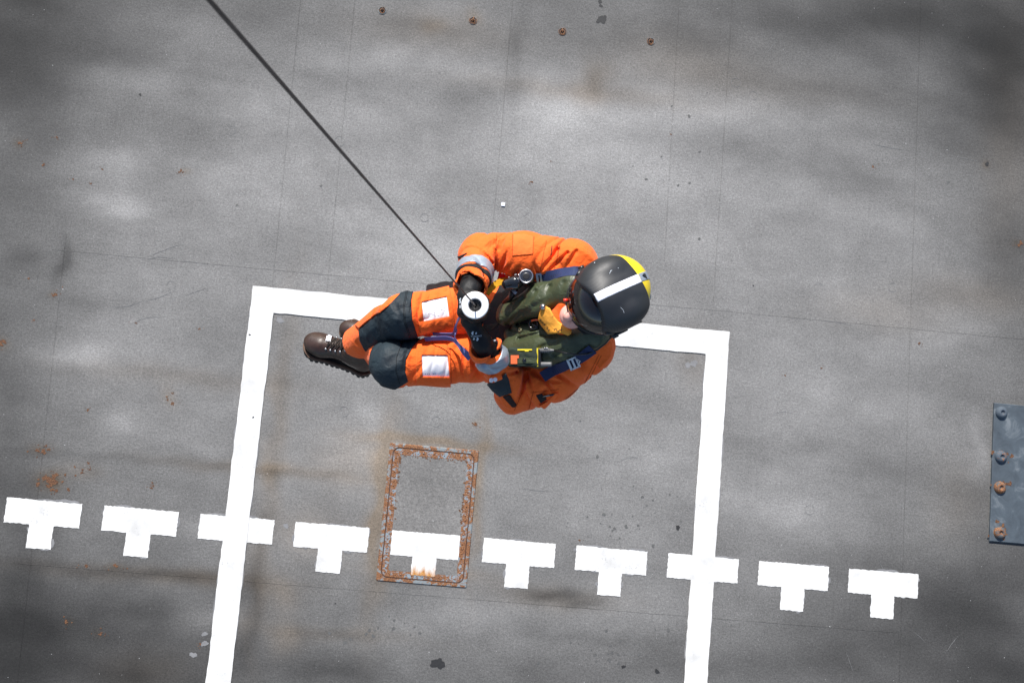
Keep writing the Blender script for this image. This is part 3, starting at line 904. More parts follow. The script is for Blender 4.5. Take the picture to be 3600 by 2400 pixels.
# ------------------------------------------------------------------ implicit surfaces for the figure and its kit
def _hash(i, j, k, s):
    h = (i * 374761393 + j * 668265263 + k * 1274126177 + s * 974711) & 0xffffffff
    h = ((h ^ (h >> 13)) * 1103515245) & 0xffffffff
    return ((h ^ (h >> 16)) & 0xffff) / 32767.5 - 1.0

def vnoise(q, seed=0):
    q = np.asarray(q, float)
    f = np.floor(q).astype(np.int64)
    t = q - f
    t = t * t * (3 - 2 * t)
    r = 0
    for a in (0, 1):
        wa = t[:, 0] if a else 1 - t[:, 0]
        for b in (0, 1):
            wb = t[:, 1] if b else 1 - t[:, 1]
            for c in (0, 1):
                wc = t[:, 2] if c else 1 - t[:, 2]
                r = r + wa * wb * wc * _hash(f[:, 0] + a, f[:, 1] + b, f[:, 2] + c, seed)
    return r

def smin(a, b, k):
    if k <= 0:
        return np.minimum(a, b)
    h = np.clip(0.5 + 0.5 * (b - a) / k, 0, 1)
    return b + (a - b) * h - k * h * (1 - h)
def smax(a, b, k):
    return -smin(-a, -b, k)

class Limb:
    """tapered capsule chain; fold = (amount, along, around) cloth folds, stronger at the joints listed"""
    def __init__(s, pts, rad, fold=0.0, seed=0, joints=(0, 1), flat=None, fa=16.0, fr=7.0, k=0.03):
        s.pts = [np.asarray(p, float) for p in pts]; s.rad = rad; s.fold = fold; s.seed = seed
        s.joints = joints; s.flat = flat; s.fa = fa; s.fr = fr; s.k = k
    def coords(s, p, i):
        a, b = s.pts[i], s.pts[i + 1]
        ab = b - a; L2 = ab @ ab
        t = np.clip(((p - a) @ ab) / L2, 0, 1)
        return t, p - a - t[:, None] * ab, math.sqrt(L2)
    def __call__(s, p):
        d = None
        for i in range(len(s.pts) - 1):
            t, e, L = s.coords(p, i)
            if s.flat is not None:
                ax, f = s.flat
                e = e + np.outer((e @ ax) * (1 / f - 1), ax)
            dd = np.linalg.norm(e, axis=1) - (s.rad[i] + (s.rad[i + 1] - s.rad[i]) * t)
            if s.fold:
                ab = unit(s.pts[i + 1] - s.pts[i])
                n1 = unit(np.cross(ab, (0.3, 0.2, 0.9))); n2 = np.cross(ab, n1)
                x, y = e @ n1, e @ n2
                u = t * L + 0.35 * x + 0.25 * y
                q = np.stack([u * s.fa, x * s.fr, y * s.fr], 1) + s.seed * 3.7
                n_ = vnoise(q, s.seed) + 0.45 * vnoise(q * 2.1 + 5, s.seed + 1)
                wgt = 0.45 + 0.9 * np.exp(-((t - s.joints[1]) * L / 0.07) ** 2) * (i == len(s.pts) - 2) + 0.9 * np.exp(-((t - s.joints[0]) * L / 0.07) ** 2) * (i == 0)
                dd = dd - s.fold * wgt * (np.minimum(np.abs(n_) * 2.6, 1.0) - 0.65)
            d = dd if d is None else smin(d, dd, s.k)
        return d

class Ell:
    def __init__(s, c, r, ax=None):
        s.c = np.asarray(c, float); s.r = np.asarray(r, float); s.ax = np.eye(3) if ax is None else np.asarray(ax, float)
    def __call__(s, p):
        q = (p - s.c) @ s.ax.T
        k0 = np.linalg.norm(q / s.r, axis=1)
        k1 = np.linalg.norm(q / s.r ** 2, axis=1)
        return np.where(k1 > 1e-9, k0 * (k0 - 1) / np.maximum(k1, 1e-9), -s.r.min())

class Box:
    def __init__(s, c, h, ax, rd=0.004):
        s.c = np.asarray(c, float); s.h = np.asarray(h, float) - rd; s.ax = np.asarray(ax, float); s.rd = rd
    def __call__(s, p):
        q = np.abs((p - s.c) @ s.ax.T) - s.h
        return np.linalg.norm(np.maximum(q, 0), axis=1) + np.minimum(q.max(1), 0) - s.rd

def plane(c, n):
    c = np.asarray(c, float); n = unit(n)
    return lambda p: (p - c) @ n

class Prism:
    """region whose outline, seen on the survey sheet, is the polygon"""
    def __init__(s, poly, ppm=1540.0):
        s.poly = np.asarray(poly, float); s.ppm = ppm
    def __call__(s, p):
        q = proj1(p)
        d = np.full(len(q), 1e9); sg = np.ones(len(q))
        n = len(s.poly)
        for i in range(n):
            a, b = s.poly[i], s.poly[i - 1]
            e = b - a; w_ = q - a
            t = np.clip((w_ @ e) / (e @ e), 0, 1)
            d = np.minimum(d, ((w_ - t[:, None] * e) ** 2).sum(1))
            c1 = q[:, 1] >= a[1]; c2 = q[:, 1] < b[1]; c3 = e[0] * w_[:, 1] > e[1] * w_[:, 0]
            fl = (c1 & c2 & c3) | (~c1 & ~c2 & ~c3)
            sg = np.where(fl, -sg, sg)
        return sg * np.sqrt(d) / s.ppm

EDG = [(0, 1), (2, 3), (4, 5), (6, 7), (0, 2), (1, 3), (4, 6), (5, 7), (0, 4), (1, 5), (2, 6), (3, 7)]
def mesh_field(f, lo, hi, h, cf=4, margin=0.035, newton=2):
    lo = np.asarray(lo, float); hi = np.asarray(hi, float)
    n = np.ceil((hi - lo) / (h * cf)).astype(int)
    N_ = n * cf + 1
    ax = [lo[i] + h * np.arange(N_[i]) for i in range(3)]
    cx = [lo[i] + h * cf * (np.arange(n[i]) + 0.5) for i in range(3)]
    G = np.stack(np.meshgrid(*cx, indexing='ij'), -1).reshape(-1, 3)
    dc = f(G).reshape(n)
    near = np.abs(dc) < h * cf * 0.9 + margin
    big = np.where(dc > 0, 1.0, -1.0)
    Df = np.repeat(np.repeat(np.repeat(big, cf, 0), cf, 1), cf, 2)
    Df = np.pad(Df, ((0, 1),) * 3, mode='edge').astype(np.float64)
    nm = np.zeros(N_, bool)
    nb = np.repeat(np.repeat(np.repeat(near, cf, 0), cf, 1), cf, 2)
    nm[:-1, :-1, :-1] |= nb; nm[1:, :-1, :-1] |= nb; nm[:-1, 1:, :-1] |= nb; nm[:-1, :-1, 1:] |= nb; nm[1:, 1:, 1:] |= nb
    nm[1:, 1:, :-1] |= nb; nm[1:, :-1, 1:] |= nb; nm[:-1, 1:, 1:] |= nb
    ii = np.argwhere(nm)
    pts = np.stack([ax[0][ii[:, 0]], ax[1][ii[:, 1]], ax[2][ii[:, 2]]], 1)
    vals = np.concatenate([f(pts[k:k + 400000]) for k in range(0, len(pts), 400000)]) if len(pts) else np.zeros(0)
    Df[nm] = np.where(vals == 0, 1e-7, vals)
    S_ = Df < 0
    cs = np.zeros(tuple(N_ - 1), int)
    for a in (0, 1):
        for b in (0, 1):
            for c in (0, 1):
                cs += S_[a:N_[0] - 1 + a, b:N_[1] - 1 + b, c:N_[2] - 1 + c]
    act = np.argwhere((cs > 0) & (cs < 8))
    cid = np.full(tuple(N_ - 1), -1, int)
    cid[act[:, 0], act[:, 1], act[:, 2]] = np.arange(len(act))
    off = np.array([(a, b, c) for a in (0, 1) for b in (0, 1) for c in (0, 1)])
    cv = np.stack([Df[act[:, 0] + o[0], act[:, 1] + o[1], act[:, 2] + o[2]] for o in off], 1)
    acc = np.zeros((len(act), 3)); cnt = np.zeros(len(act))
    for a, b in EDG:
        va, vb = cv[:, a], cv[:, b]
        m = (va < 0) != (vb < 0)
        t = np.where(m, va / np.where(m, va - vb, 1), 0)
        acc += m[:, None] * (off[a] + t[:, None] * (off[b] - off[a])); cnt += m
    V = lo + h * (act + acc / np.maximum(cnt, 1)[:, None])
    fs = []
    for d in range(3):
        o1, o2 = [x for x in range(3) if x != d]
        sl0 = [slice(None)] * 3; sl1 = [slice(None)] * 3
        sl0[d] = slice(0, -1); sl1[d] = slice(1, None)
        ch = np.argwhere(S_[tuple(sl0)] != S_[tuple(sl1)])
        ok = (ch[:, o1] > 0) & (ch[:, o2] > 0) & (ch[:, o1] < N_[o1] - 1) & (ch[:, o2] < N_[o2] - 1)
        ch = ch[ok]
        q = []
        for (x, y) in ((-1, -1), (0, -1), (0, 0), (-1, 0)):
            c2 = ch.copy(); c2[:, o1] += x; c2[:, o2] += y
            q.append(cid[c2[:, 0], c2[:, 1], c2[:, 2]])
        q = np.stack(q, 1)
        ins = S_[ch[:, 0], ch[:, 1], ch[:, 2]]
        fl = ins if d != 1 else ~ins
        q = np.where(fl[:, None], q, q[:, ::-1])
        fs.append(q[(q >= 0).all(1)])
    Fq = np.concatenate(fs)
    for _ in range(newton):
        e = h * 0.3
        v0 = f(V)
        g = np.stack([f(V + np.eye(3)[i] * e) - v0 for i in range(3)], 1) / e
        gl = (g ** 2).sum(1)
        st = -(v0 / np.maximum(gl, 0.2))[:, None] * g
        sl = np.linalg.norm(st, axis=1)
        st *= np.minimum(1, 0.6 * h / np.maximum(sl, 1e-9))[:, None]
        V = V + st
    return V, Fq

def fmesh(name, f, lo, hi, h, mat, parent, **kw):
    V, Fq = mesh_field(f, lo, hi, h, **kw)
    return mk(name, V, Fq, mat, parent, True)

def bvh_of(*objs):
    v, fc = [], []
    for o in objs:
        b = WL[o.name]
        n = len(v)
        v += [Vector(np.array(x.co) + b) for x in o.data.vertices]
        fc += [[i + n for i in pp.vertices] for pp in o.data.polygons]
    return BVHTree.FromPolygons(v, fc)

def cast(bvh, x, y):
    d = ray(*q1(x, y))
    h_ = bvh.ray_cast(Vector(CAM), Vector(d))
    if h_[0] is None:
        for s in np.linspace(3.4, 5.0, 30):
            pass
        return None, None
    return np.array(h_[0]), np.array(h_[1])

def bounds(pts, m=0.05):
    pts = np.array(pts)
    return pts.min(0) - m, pts.max(0) + m

def dense(poly, step=12):
    o = []
    for i in range(len(poly)):
        a, b = np.array(poly[i], float), np.array(poly[(i + 1) % len(poly)], float)
        k = max(1, int(np.linalg.norm(b - a) / step))
        o += [a + (b - a) * j / k for j in range(k)]
    return o

def drape_quads(m, bvh, path, width, off=0.0015, closed=False, step=8):
    """a thin ribbon laid along a line on the cloth"""
    pts = []
    n = len(path)
    for i in range(n if closed else n - 1):
        a, b = np.array(path[i], float), np.array(path[(i + 1) % n], float)
        k = max(1, int(np.linalg.norm(b - a) / step))
        pts += [a + (b - a) * j / k for j in range(k)]
    pts.append(np.array(path[0 if closed else -1], float))
    hit = []
    for i, p in enumerate(pts):
        a, b = pts[max(0, i - 1)], pts[min(len(pts) - 1, i + 1)]
        d = b - a
        nn = np.array([-d[1], d[0]]) / max(1e-6, np.linalg.norm(d)) * width / 2
        l, r = cast(bvh, *(p + nn)), cast(bvh, *(p - nn))
        hit.append(None if l[0] is None or r[0] is None else (l[0] + l[1] * off, r[0] + r[1] * off))
    for a, b in zip(hit[:-1], hit[1:]):
        if a is None or b is None or np.linalg.norm(a[0] - b[0]) > 0.06:
            continue
        m.add([a[0], a[1], b[1], b[0]], [(0, 1, 2, 3)])

def frame_of(pts):
    o, x, y = (np.asarray(p, float) for p in pts)
    ex = unit(x - o); ez = unit(np.cross(ex, y - o)); ey = np.cross(ez, ex)
    return ex, ey, ez

def text_on(name, s, o, ex, ey, size, mat, parent, off=0.0015, extrude=0.0003, shear=0.0, bvh=None):
    cu = bpy.data.curves.new(name, 'FONT')
    cu.body = s; cu.size = size; cu.extrude = 0; cu.align_x = 'CENTER'; cu.align_y = 'CENTER'; cu.shear = shear
    to = bpy.data.objects.new(name + '_tmp', cu)
    C.objects.link(to)
    dg = bpy.context.evaluated_depsgraph_get()
    me = to.evaluated_get(dg).to_mesh()
    ez = unit(np.cross(ex, ey))
    vs = [np.asarray(o) + ex * v.co.x + ey * v.co.y + ez * off for v in me.vertices]
    if bvh is not None:
        v2 = []
        for v in vs:
            h_ = bvh.ray_cast(Vector(v + ez * .03), Vector(-ez), 0.08)
            v2.append(np.array(h_[0]) + ez * off if h_[0] is not None else v)
        vs = v2
    fs = [list(p.vertices) for p in me.polygons]
    to.to_mesh_clear() if hasattr(to, 'to_mesh_clear') else None
    C.objects.unlink(to); bpy.data.objects.remove(to)
    return mk(name, vs, fs, mat, parent, False)

# ------------------------------------------------------------------ the person hanging on the cable
HIP = P(1330, 760, 3.76); NECK = P(1900, 645, 4.17)
TA = unit(NECK - HIP)                       # up the spine
TN = unit(np.array([-TA[2], 0, TA[0]]) - TA * (np.array([-TA[2], 0, TA[0]]) @ TA))   # out of the chest
if TN[2] < 0: TN = -TN
TS = np.cross(TA, TN)                       # sideways
person = thing('person', 'person in an orange flight suit, dark helmet and olive vest hanging seated from the cable', 'person', HIP + (0, 0, -.16))

R_SH, R_MID, R_EL, R_WR = P(1800, 345, 4.17), P(1500, 276, 4.15), P(1228, 275, 4.10), P(1165, 480, 4.31)
L_SH, L_MID, L_EL, L_WR = P(1895, 850, 4.11), P(1700, 1040, 4.00), P(1452, 1147, 3.95), P(1253, 850, 4.21)
R_HIP, R_KN, R_AN = P(1320, 620, 3.78), P(745, 655, 3.93), P(455, 835, 3.58)
L_HIP, L_KN, L_AN = P(1320, 900, 3.76), P(690, 965, 3.87), P(560, 820, 3.46)

chest = Limb([HIP + TA * .06, HIP + TA * .30, NECK - TA * .1], [.175, .185, .165], .006, 3, flat=(TN, .72), fa=14, fr=8)
belly = Ell(HIP - TN * .02, (.17, .20, .15), [TA, TS, TN])
r_up = Limb([R_SH, R_MID, R_EL], [.10, .088, .08], .020, 11, joints=(0, 1), fa=17, fr=5)
r_fore = Limb([R_EL, R_WR], [.08, .064], .011, 12, joints=(0, 1), fa=13, fr=6, k=0)
l_up = Limb([L_SH, L_MID, L_EL], [.105, .095, .079], .024, 13, fa=15, fr=5)
l_fore = Limb([L_EL, L_WR], [.079, .064], .012, 14, fa=13, fr=6)
r_th = Limb([R_HIP, R_KN], [.115, .09], .010, 15, fa=17, fr=8)
r_sh = Limb([R_KN, R_AN], [.09, .076], .006, 16, joints=(0, .2), fa=14, fr=8)
l_th = Limb([L_HIP, L_KN], [.12, .092], .010, 17, fa=17, fr=8)
l_sh = Limb([L_KN, L_AN], [.092, .08], .006, 18, joints=(0, .2), fa=14, fr=8)

def hollow(limb, a, b, rin, cut):
    """cut the sleeve square at its end and open it"""
    axis = unit(b - a)
    pl = plane(a + axis * cut, axis)
    def f(p):
        d = np.maximum(limb(p), pl(p) + 0.004 * vnoise(p * 22, 5))
        q = p - a
        t = q @ axis
        rr = np.linalg.norm(q - np.outer(t, axis), axis=1)
        inner = np.maximum(rr - rin, cut - 0.07 - t)
        return smax(d, -inner, 0.004)
    return f
LRF, LLF = np.linalg.norm(R_WR - R_EL), np.linalg.norm(L_WR - L_EL)
LRS, LLS = np.linalg.norm(R_AN - R_KN), np.linalg.norm(L_AN - L_KN)
r_fore_h = hollow(r_fore, R_EL, R_WR, .056, LRF)
l_fore_h = hollow(l_fore, L_EL, L_WR, .056, LLF)
r_sh_h = hollow(r_sh, R_KN, R_AN, .068, LRS)
l_sh_h = hollow(l_sh, L_KN, L_AN, .07, LLS)

def creased(f, lines):
    """presses cloth creases (survey polylines; depth, width in metres) into a limb"""
    segs = []
    for (pts, dep, wid) in lines:
        n_ = len(pts) - 1
        for i, (a, b) in enumerate(zip(pts[:-1], pts[1:])):
            segs.append((np.array(a, float), np.array(b, float), dep * (1 - .25 * i / n_), dep * (1 - .25 * (i + 1) / n_) if i + 1 < n_ else .1 * dep, wid))
    def g(p):
        d = f(p)
        m = np.abs(d) < .06
        if not m.any():
            return d
        q = proj1(p[m])
        add = np.zeros(len(q))
        for a, b, d0, d1, wid in segs:
            e = b - a
            t = np.clip(((q - a) @ e) / (e @ e), 0, 1)
            r = np.linalg.norm(q - a - t[:, None] * e, axis=1) / 1560
            dep = d0 + (d1 - d0) * t
            add = np.maximum(add, dep * np.exp(-(r / wid) ** 2)) - .35 * dep * np.exp(-((r - 2.6 * wid) / (1.2 * wid)) ** 2) * (add < .3 * dep)
        d = d.copy(); d[m] += add
        return d
    return g
CR_R = [([(1325, 420), (1290, 360), (1240, 330)], 0.0216, .007), ([(1336, 405), (1350, 350), (1362, 300)], 0.0189, .007), ([(1370, 410), (1400, 365)], 0.0162, .006), ([(1300, 330), (1250, 250)], 0.0135, .009), ([(1322, 410), (1328, 330), (1318, 230)], 0.0270, .008), ([(1318, 400), (1270, 350), (1170, 335)], 0.0189, .008), ([(1318, 395), (1258, 300), (1232, 225)], 0.0189, .009),
        ([(1332, 395), (1372, 330), (1402, 240)], 0.0189, .009), ([(1350, 405), (1425, 335)], 0.0162, .008), ([(1715, 245), (1645, 330), (1598, 392)], 0.0162, .009), ([(1775, 265), (1705, 330), (1660, 385)], 0.0162, .008),
        ([(1830, 255), (1785, 320), (1760, 370)], 0.0135, .008), ([(1342, 240), (1352, 165)], 0.0121, .008), ([(1312, 205), (1288, 150)], 0.0121, .009), ([(1590, 390), (1560, 320)], 0.0121, .008), ([(1450, 400), (1480, 345)], 0.0135, .007)]
CR_L = [([(1508, 1030), (1486, 1130), (1450, 1210)], 0.0240, .010), ([(1520, 1020), (1562, 1140)], 0.0195, .009), ([(1560, 1010), (1640, 1065), (1750, 1075)], 0.0240, .011), ([(1640, 1066), (1705, 1160)], 0.0210, .010),
        ([(1720, 1030), (1830, 1095)], 0.0210, .011), ([(1450, 1010), (1360, 1035)], 0.0180, .008), ([(1290, 995), (1405, 965)], 0.0165, .007), ([(1230, 1020), (1335, 1005)], 0.0150, .007), ([(1850, 960), (1900, 1060)], 0.0150, .010), ([(1640, 1130), (1600, 1190)], 0.0150, .010)]
CR_RL = [([(690, 590), (735, 680), (722, 770)], .007, .014), ([(540, 800), (640, 700)], .005, .016), ([(700, 655), (770, 560)], .005, .013), ([(600, 870), (700, 780)], .005, .014), ([(1080, 470), (1100, 720)], .010, .010), ([(470, 830), (545, 905)], .008, .012)]
CR_LL = [([(1130, 880), (1118, 1000), (1150, 1090)], .013, .010), ([(1205, 1000), (1140, 1085)], .012, .009), ([(1180, 950), (1235, 1060)], .012, .009), ([(710, 915), (610, 985)], .005, .015), ([(740, 850), (630, 890)], .005, .014), ([(735, 1000), (640, 1060)], .004, .015), ([(1075, 860), (1090, 1110)], .008, .012), ([(790, 930), (812, 1090)], .006, .008)]
def _ra(p): return smin(r_up(p), r_fore_h(p), 0.022)
def _la(p): return smin(l_up(p), l_fore_h(p), 0.022)
def _rl(p): return smin(r_th(p), r_sh_h(p), 0.02)
def _ll(p): return smin(l_th(p), l_sh_h(p), 0.02)
r_arm, l_arm, r_leg, l_leg = creased(_ra, CR_R), creased(_la, CR_L), creased(_rl, CR_RL), creased(_ll, CR_LL)
def torso(p): return smin(chest(p), belly(p), 0.05)
collar_c = NECK + TA * .015
COL = Limb([collar_c - TA * .05, collar_c + TA * .035 + TN * .02], [.115, .088], .004, 21, fa=10, fr=10)
collar = Limb([P(1850, 540, 4.27), P(1770, 580, 4.265), P(1722, 680, 4.235), P(1775, 765, 4.235), P(1900, 790, 4.25)], [.03, .034, .036, .034, .03], .004, 23)
flank = Limb([P(1470, 960, 3.90), P(1720, 930, 4.00)], [.085, .09])
def suit(p):
    legs = smin(r_leg(p), l_leg(p), 0.004)
    d = smin(torso(p), legs, 0.03)
    d = smin(d, smin(r_arm(p), l_arm(p), 0.0), 0.02)
    d = smin(d, COL(p), 0.015)
    d = smin(d, collar(p), 0.012)
    d = smin(d, flank(p), 0.05)
    return d

allp = [R_SH, R_MID, R_EL, R_WR, L_SH, L_MID, L_EL, L_WR, R_HIP, R_KN, R_AN, L_HIP, L_KN, L_AN, HIP, NECK]
lo, hi = bounds(allp, .15)

# helmet frame
HC = P(2020, 545, 4.45)
fpx = P(2020 - 270, 545 + 130, 4.45) - HC
HU = unit(np.array([0, 0, 1.0]) + 0.30 * unit(-fpx))
HF = unit(fpx - HU * (fpx @ HU)); HL = np.cross(HU, HF)
HAX = np.stack([HF, HL, HU])
def H(x, y, z): return HC + HF * x + HL * y + HU * z

# the body under the clothes: one surface
NKB = NECK + TA * .02
head = Ell(H(-.005, 0, .0), (.095, .077, .105), HAX)
face = Ell(H(.058, 0, -.07), (.062, .058, .085), HAX)
jaw = Ell(H(.104, 0, -.130), (.046, .048, .040), HAX)
nose = Limb([H(.118, 0, -.03), H(.146, 0, -.068)], [.011, .017])
lips = Ell(H(.138, 0, -.100), (.012, .024, .012), HAX)
brow = Ell(H(.098, 0, -.008), (.022, .05, .016), HAX)
eyes = [Ell(H(.110, s * .032, -.032), (.02, .02, .013), HAX) for s in (-1, 1)]
ears = [Ell(H(-.002, s * .078, -.045), (.024, .012, .032), HAX) for s in (-1, 1)]
neck = Limb([NKB - TA * .04, H(-.01, 0, -.06)], [.06, .058])
slim = [Limb([R_SH, R_MID, R_EL], [.055, .05, .042]), Limb([R_EL, R_WR], [.042, .028]), Limb([L_SH, L_MID, L_EL], [.055, .05, .042]), Limb([L_EL, L_WR], [.042, .028]),
        Limb([R_HIP, R_KN], [.085, .058]), Limb([R_KN, R_AN], [.055, .04]), Limb([L_HIP, L_KN], [.085, .058]), Limb([L_KN, L_AN], [.055, .04]),
        Limb([HIP, HIP + TA * .3, NECK - TA * .06], [.13, .15, .12], flat=(TN, .62))]
def body_f(p):
    d = smin(head(p), face(p), .03)
    d = smin(d, jaw(p), .025)
    d = smin(d, brow(p), .012)
    d = smin(d, nose(p), .012)
    for e in eyes:
        d = smax(d, -e(p), .01)
    d = smin(d, lips(p), .008)
    for e in ears:
        d = smin(d, e(p), .008)
    d = smin(d, neck(p), .025)
    b = slim[-1](p)
    for l in slim[:-1]:
        b = smin(b, l(p), .03)
    return smin(d, b, .03)
lo2, hi2 = bounds(allp + [H(.15, 0, 0), H(-.12, 0, .13), H(0, 0, -.2)], .12)
body = fmesh('body', body_f, lo2, hi2, .007, M['skin'], person)

suit_o = fmesh('flight_suit', suit, lo, hi, .005, M['orange'], person)
SB = bvh_of(suit_o)

def shell(name, field, poly, off, mat, h=.0035, clips=(), parent=person, zr=(3.4, 4.45), depth=.012, holes=(), extra=None, rnd=.003):
    pr = Prism(poly)
    hs = [Prism(q) for q in holes]
    def f(p):
        b = field(p)
        d = smax(b - off, pr(p), rnd)
        d = np.maximum(d, -(b + depth))
        for q in hs:
            d = smax(d, -q(p), rnd)
        for c in clips:
            d = np.maximum(d, c(p))
        return d
    pts = []
    for (x, y) in poly:
        for z in zr:
            pts.append(P(x, y, z))
    l_, h_ = bounds(pts, .01)
    l_ = np.maximum(l_, lo - .05); h_ = np.minimum(h_, hi + .05)
    V, Fq = mesh_field(f, l_, h_, h, cf=4, margin=.012)
    lab = np.arange(len(V))
    if len(V) == 0:
        print('EMPTY', name)
        return None
                       # keep the one connected piece
    while True:
        m_ = lab[Fq].min(1)
        new = lab.copy()
        for c_ in range(4):
            np.minimum.at(new, Fq[:, c_], m_)
        new = new[new]
        if (new == lab).all():
            break
        lab = new
    best = np.bincount(lab, minlength=len(V)).argmax()
    keep = lab == best
    idx = np.cumsum(keep) - 1
    Fk = idx[Fq[keep[Fq].all(1)]]
    return mk(name, V[keep], Fk, mat, parent, True)

UPV = np.array([0, 0, 1.0])
def above(a, b, dz=0.0, up=UPV):
    """keeps the camera-ward half of a limb"""
    ax = unit(b - a); n = unit(up - ax * (up @ ax))
    return plane(a - n * dz, -n)

# knee pads
pad_r = shell('knee_pad', r_leg, [(815, 470), (795, 560), (800, 680), (835, 790), (850, 860), (600, 940), (545, 915), (500, 875), (470, 815), (462, 745), (560, 668), (665, 580), (740, 500)], .006, M['pad'],
              clips=[above(R_KN, R_AN, .06)], zr=(3.5, 4.1))
pad_l = shell('knee_pad', l_leg, [(860, 790), (800, 860), (762, 930), (755, 1000), (775, 1072), (740, 1095), (690, 1125), (600, 1100), (520, 1000), (540, 860), (650, 790)], .006, M['pad'],
              clips=[above(L_HIP, L_KN, .055)], zr=(3.6, 4.05))

# thigh pockets with a window and a white card behind it
def pocket(field, frame_poly, win, loops, a, b):
    pk = shell('thigh_pocket', field, frame_poly, .014, M['orange'], h=.003, clips=[above(a, b, .02)], zr=(3.7, 4.1), holes=[win], rnd=.0025)
    cd = shell('map_card', field, win, .008, M['card'], h=.003, clips=[above(a, b, .02)], zr=(3.7, 4.1), parent=pk, rnd=.001)
    return pk, cd
pk_r, cd_r = pocket(r_leg, [(822, 520), (1030, 470), (1050, 560), (1068, 735), (858, 778), (838, 700)], [(860, 572), (1016, 538), (1034, 665), (872, 696)], None, R_HIP, R_KN)
pk_l, cd_l = pocket(l_leg, [(830, 835), (1022, 836), (1040, 900), (1042, 1112), (828, 1094), (822, 960)], [(860, 905), (1022, 906), (1035, 1043), (865, 1040)], None, L_HIP, L_KN)

# ---- reflective bands, patches and small pockets of the suit
def slab_band(name, limb, a, b, t0, hw_, off, mat):
    ax = unit(b - a); L = np.linalg.norm(b - a)
    def f(p):
        d = limb(p)
        u = (p - a) @ ax
        return np.maximum(np.maximum(d - off, -(d + .006)), np.abs(u - t0 * L) - hw_)
    l_, h_ = bounds([a, b], .11)
    return fmesh(name, f, l_, h_, .0032, mat, person, margin=.012)
slab_band('reflective_band', r_fore, R_EL, R_WR, .62, .028, .0028, M['reflective'])
slab_band('reflective_band', l_fore, L_EL, L_WR, .80, .031, .0028, M['reflective'])
slab_band('cuff_strap', r_fore, R_EL, R_WR, .80, .010, .0035, M['black_cloth'])
shell('sleeve_patch', r_up, [(1434, 150), (1500, 146), (1562, 162), (1556, 275), (1500, 280), (1428, 286)], .003, M['orange_light'], clips=[above(R_EL, R_SH, 0)], zr=(4.1, 4.35), rnd=.001)
shell('sleeve_pocket', l_fore, [(1266, 1088), (1300, 1066), (1340, 1058), (1388, 1018), (1408, 1065), (1424, 1142), (1348, 1168), (1300, 1130)], .010, M['pad'], zr=(3.9, 4.2), clips=[above(L_EL, L_WR, .02)])
shell('sleeve_strap', _la, [(1366, 1166), (1410, 1152), (1456, 1216), (1446, 1232), (1426, 1232)], .006, M['brown_cloth'], zr=(3.85, 4.15), clips=[above(L_EL, L_WR, .01)])
shell('pen_pocket', l_up, [(1574, 1156), (1612, 1146), (1644, 1182), (1606, 1208)], .005, M['black_cloth'], zr=(3.9, 4.2), clips=[above(L_EL, L_SH, .05)])
shell('pocket_flap', l_up, [(1700, 1140), (1714, 1150), (1660, 1215), (1630, 1246), (1594, 1222), (1640, 1200)], .013, M['orange'], zr=(3.9, 4.2), clips=[above(L_EL, L_SH, .05)])
shell('leg_pocket_flap', r_leg, [(440, 715), (560, 610), (600, 590), (660, 588), (600, 640), (572, 650), (520, 690), (465, 738)], .012, M['orange'], zr=(3.5, 4.0), clips=[above(R_KN, R_AN, .07)])
shell('sleeve_slit', r_up, [(1672, 218), (1680, 222), (1672, 280), (1666, 282)], .001, M['black_cloth'], zr=(4.1, 4.35), h=.0022, clips=[above(R_EL, R_SH, 0)])
shell('elbow_pad', r_arm, [(1080, 290), (1148, 262), (1142, 272), (1095, 305)], .0035, M['black_cloth'], zr=(4.0, 4.25), clips=[above(R_EL, R_SH, .03)])

shell('side_pocket', r_th, [(885, 520), (890, 470), (925, 432), (1045, 412), (1060, 445), (1056, 500)], .032, M['black_cloth'], zr=(3.6, 4.0), depth=.05, clips=[plane(P(960, 500, 3.87), (0, 0, 1))])
# stitched seams
st = MB()
for path in ([(835, 545), (1035, 498)], [(828, 530), (1032, 484)], [(848, 762), (1062, 722)], [(845, 752), (1060, 712)], [(842, 560), (850, 745)], [(836, 1082), (1040, 1098)], [(838, 1070), (1040, 1086)],
             [(1022, 845), (1030, 900)], [(835, 850), (840, 1075)], [(845, 850), (850, 1075)], [(1430, 150), (1428, 285), (1556, 275), (1562, 163)], [(1640, 190), (1600, 385)], [(1730, 200), (1690, 380)],
             [(1490, 1140), (1440, 1250)], [(1560, 1130), (1530, 1245)], [(1970, 900), (1880, 1080), (1760, 1180)], [(1985, 905), (1895, 1085)], [(1545, 1140), (1720, 1118)], [(1330, 150), (1316, 400)], [(1040, 860), (1044, 1110)]):
    drape_quads(st, SB, path, 3.2, .0018)
st.build('seam_stitching', M['stitch'], suit_o, False)['kind'] = 'stuff'

pst = MB()
PBV = bvh_of(pad_r, pad_l)
for path in ([(772, 495), (752, 600), (758, 700), (792, 790)], [(764, 492), (744, 600), (750, 700), (784, 795)], [(738, 825), (702, 920), (698, 1000), (722, 1085)], [(800, 530), (780, 640)]):
    drape_quads(pst, PBV, path, 3.0, .0015)
pst.build('pad_stitching', M['pad_stitch'], pad_r, False)['kind'] = 'stuff'
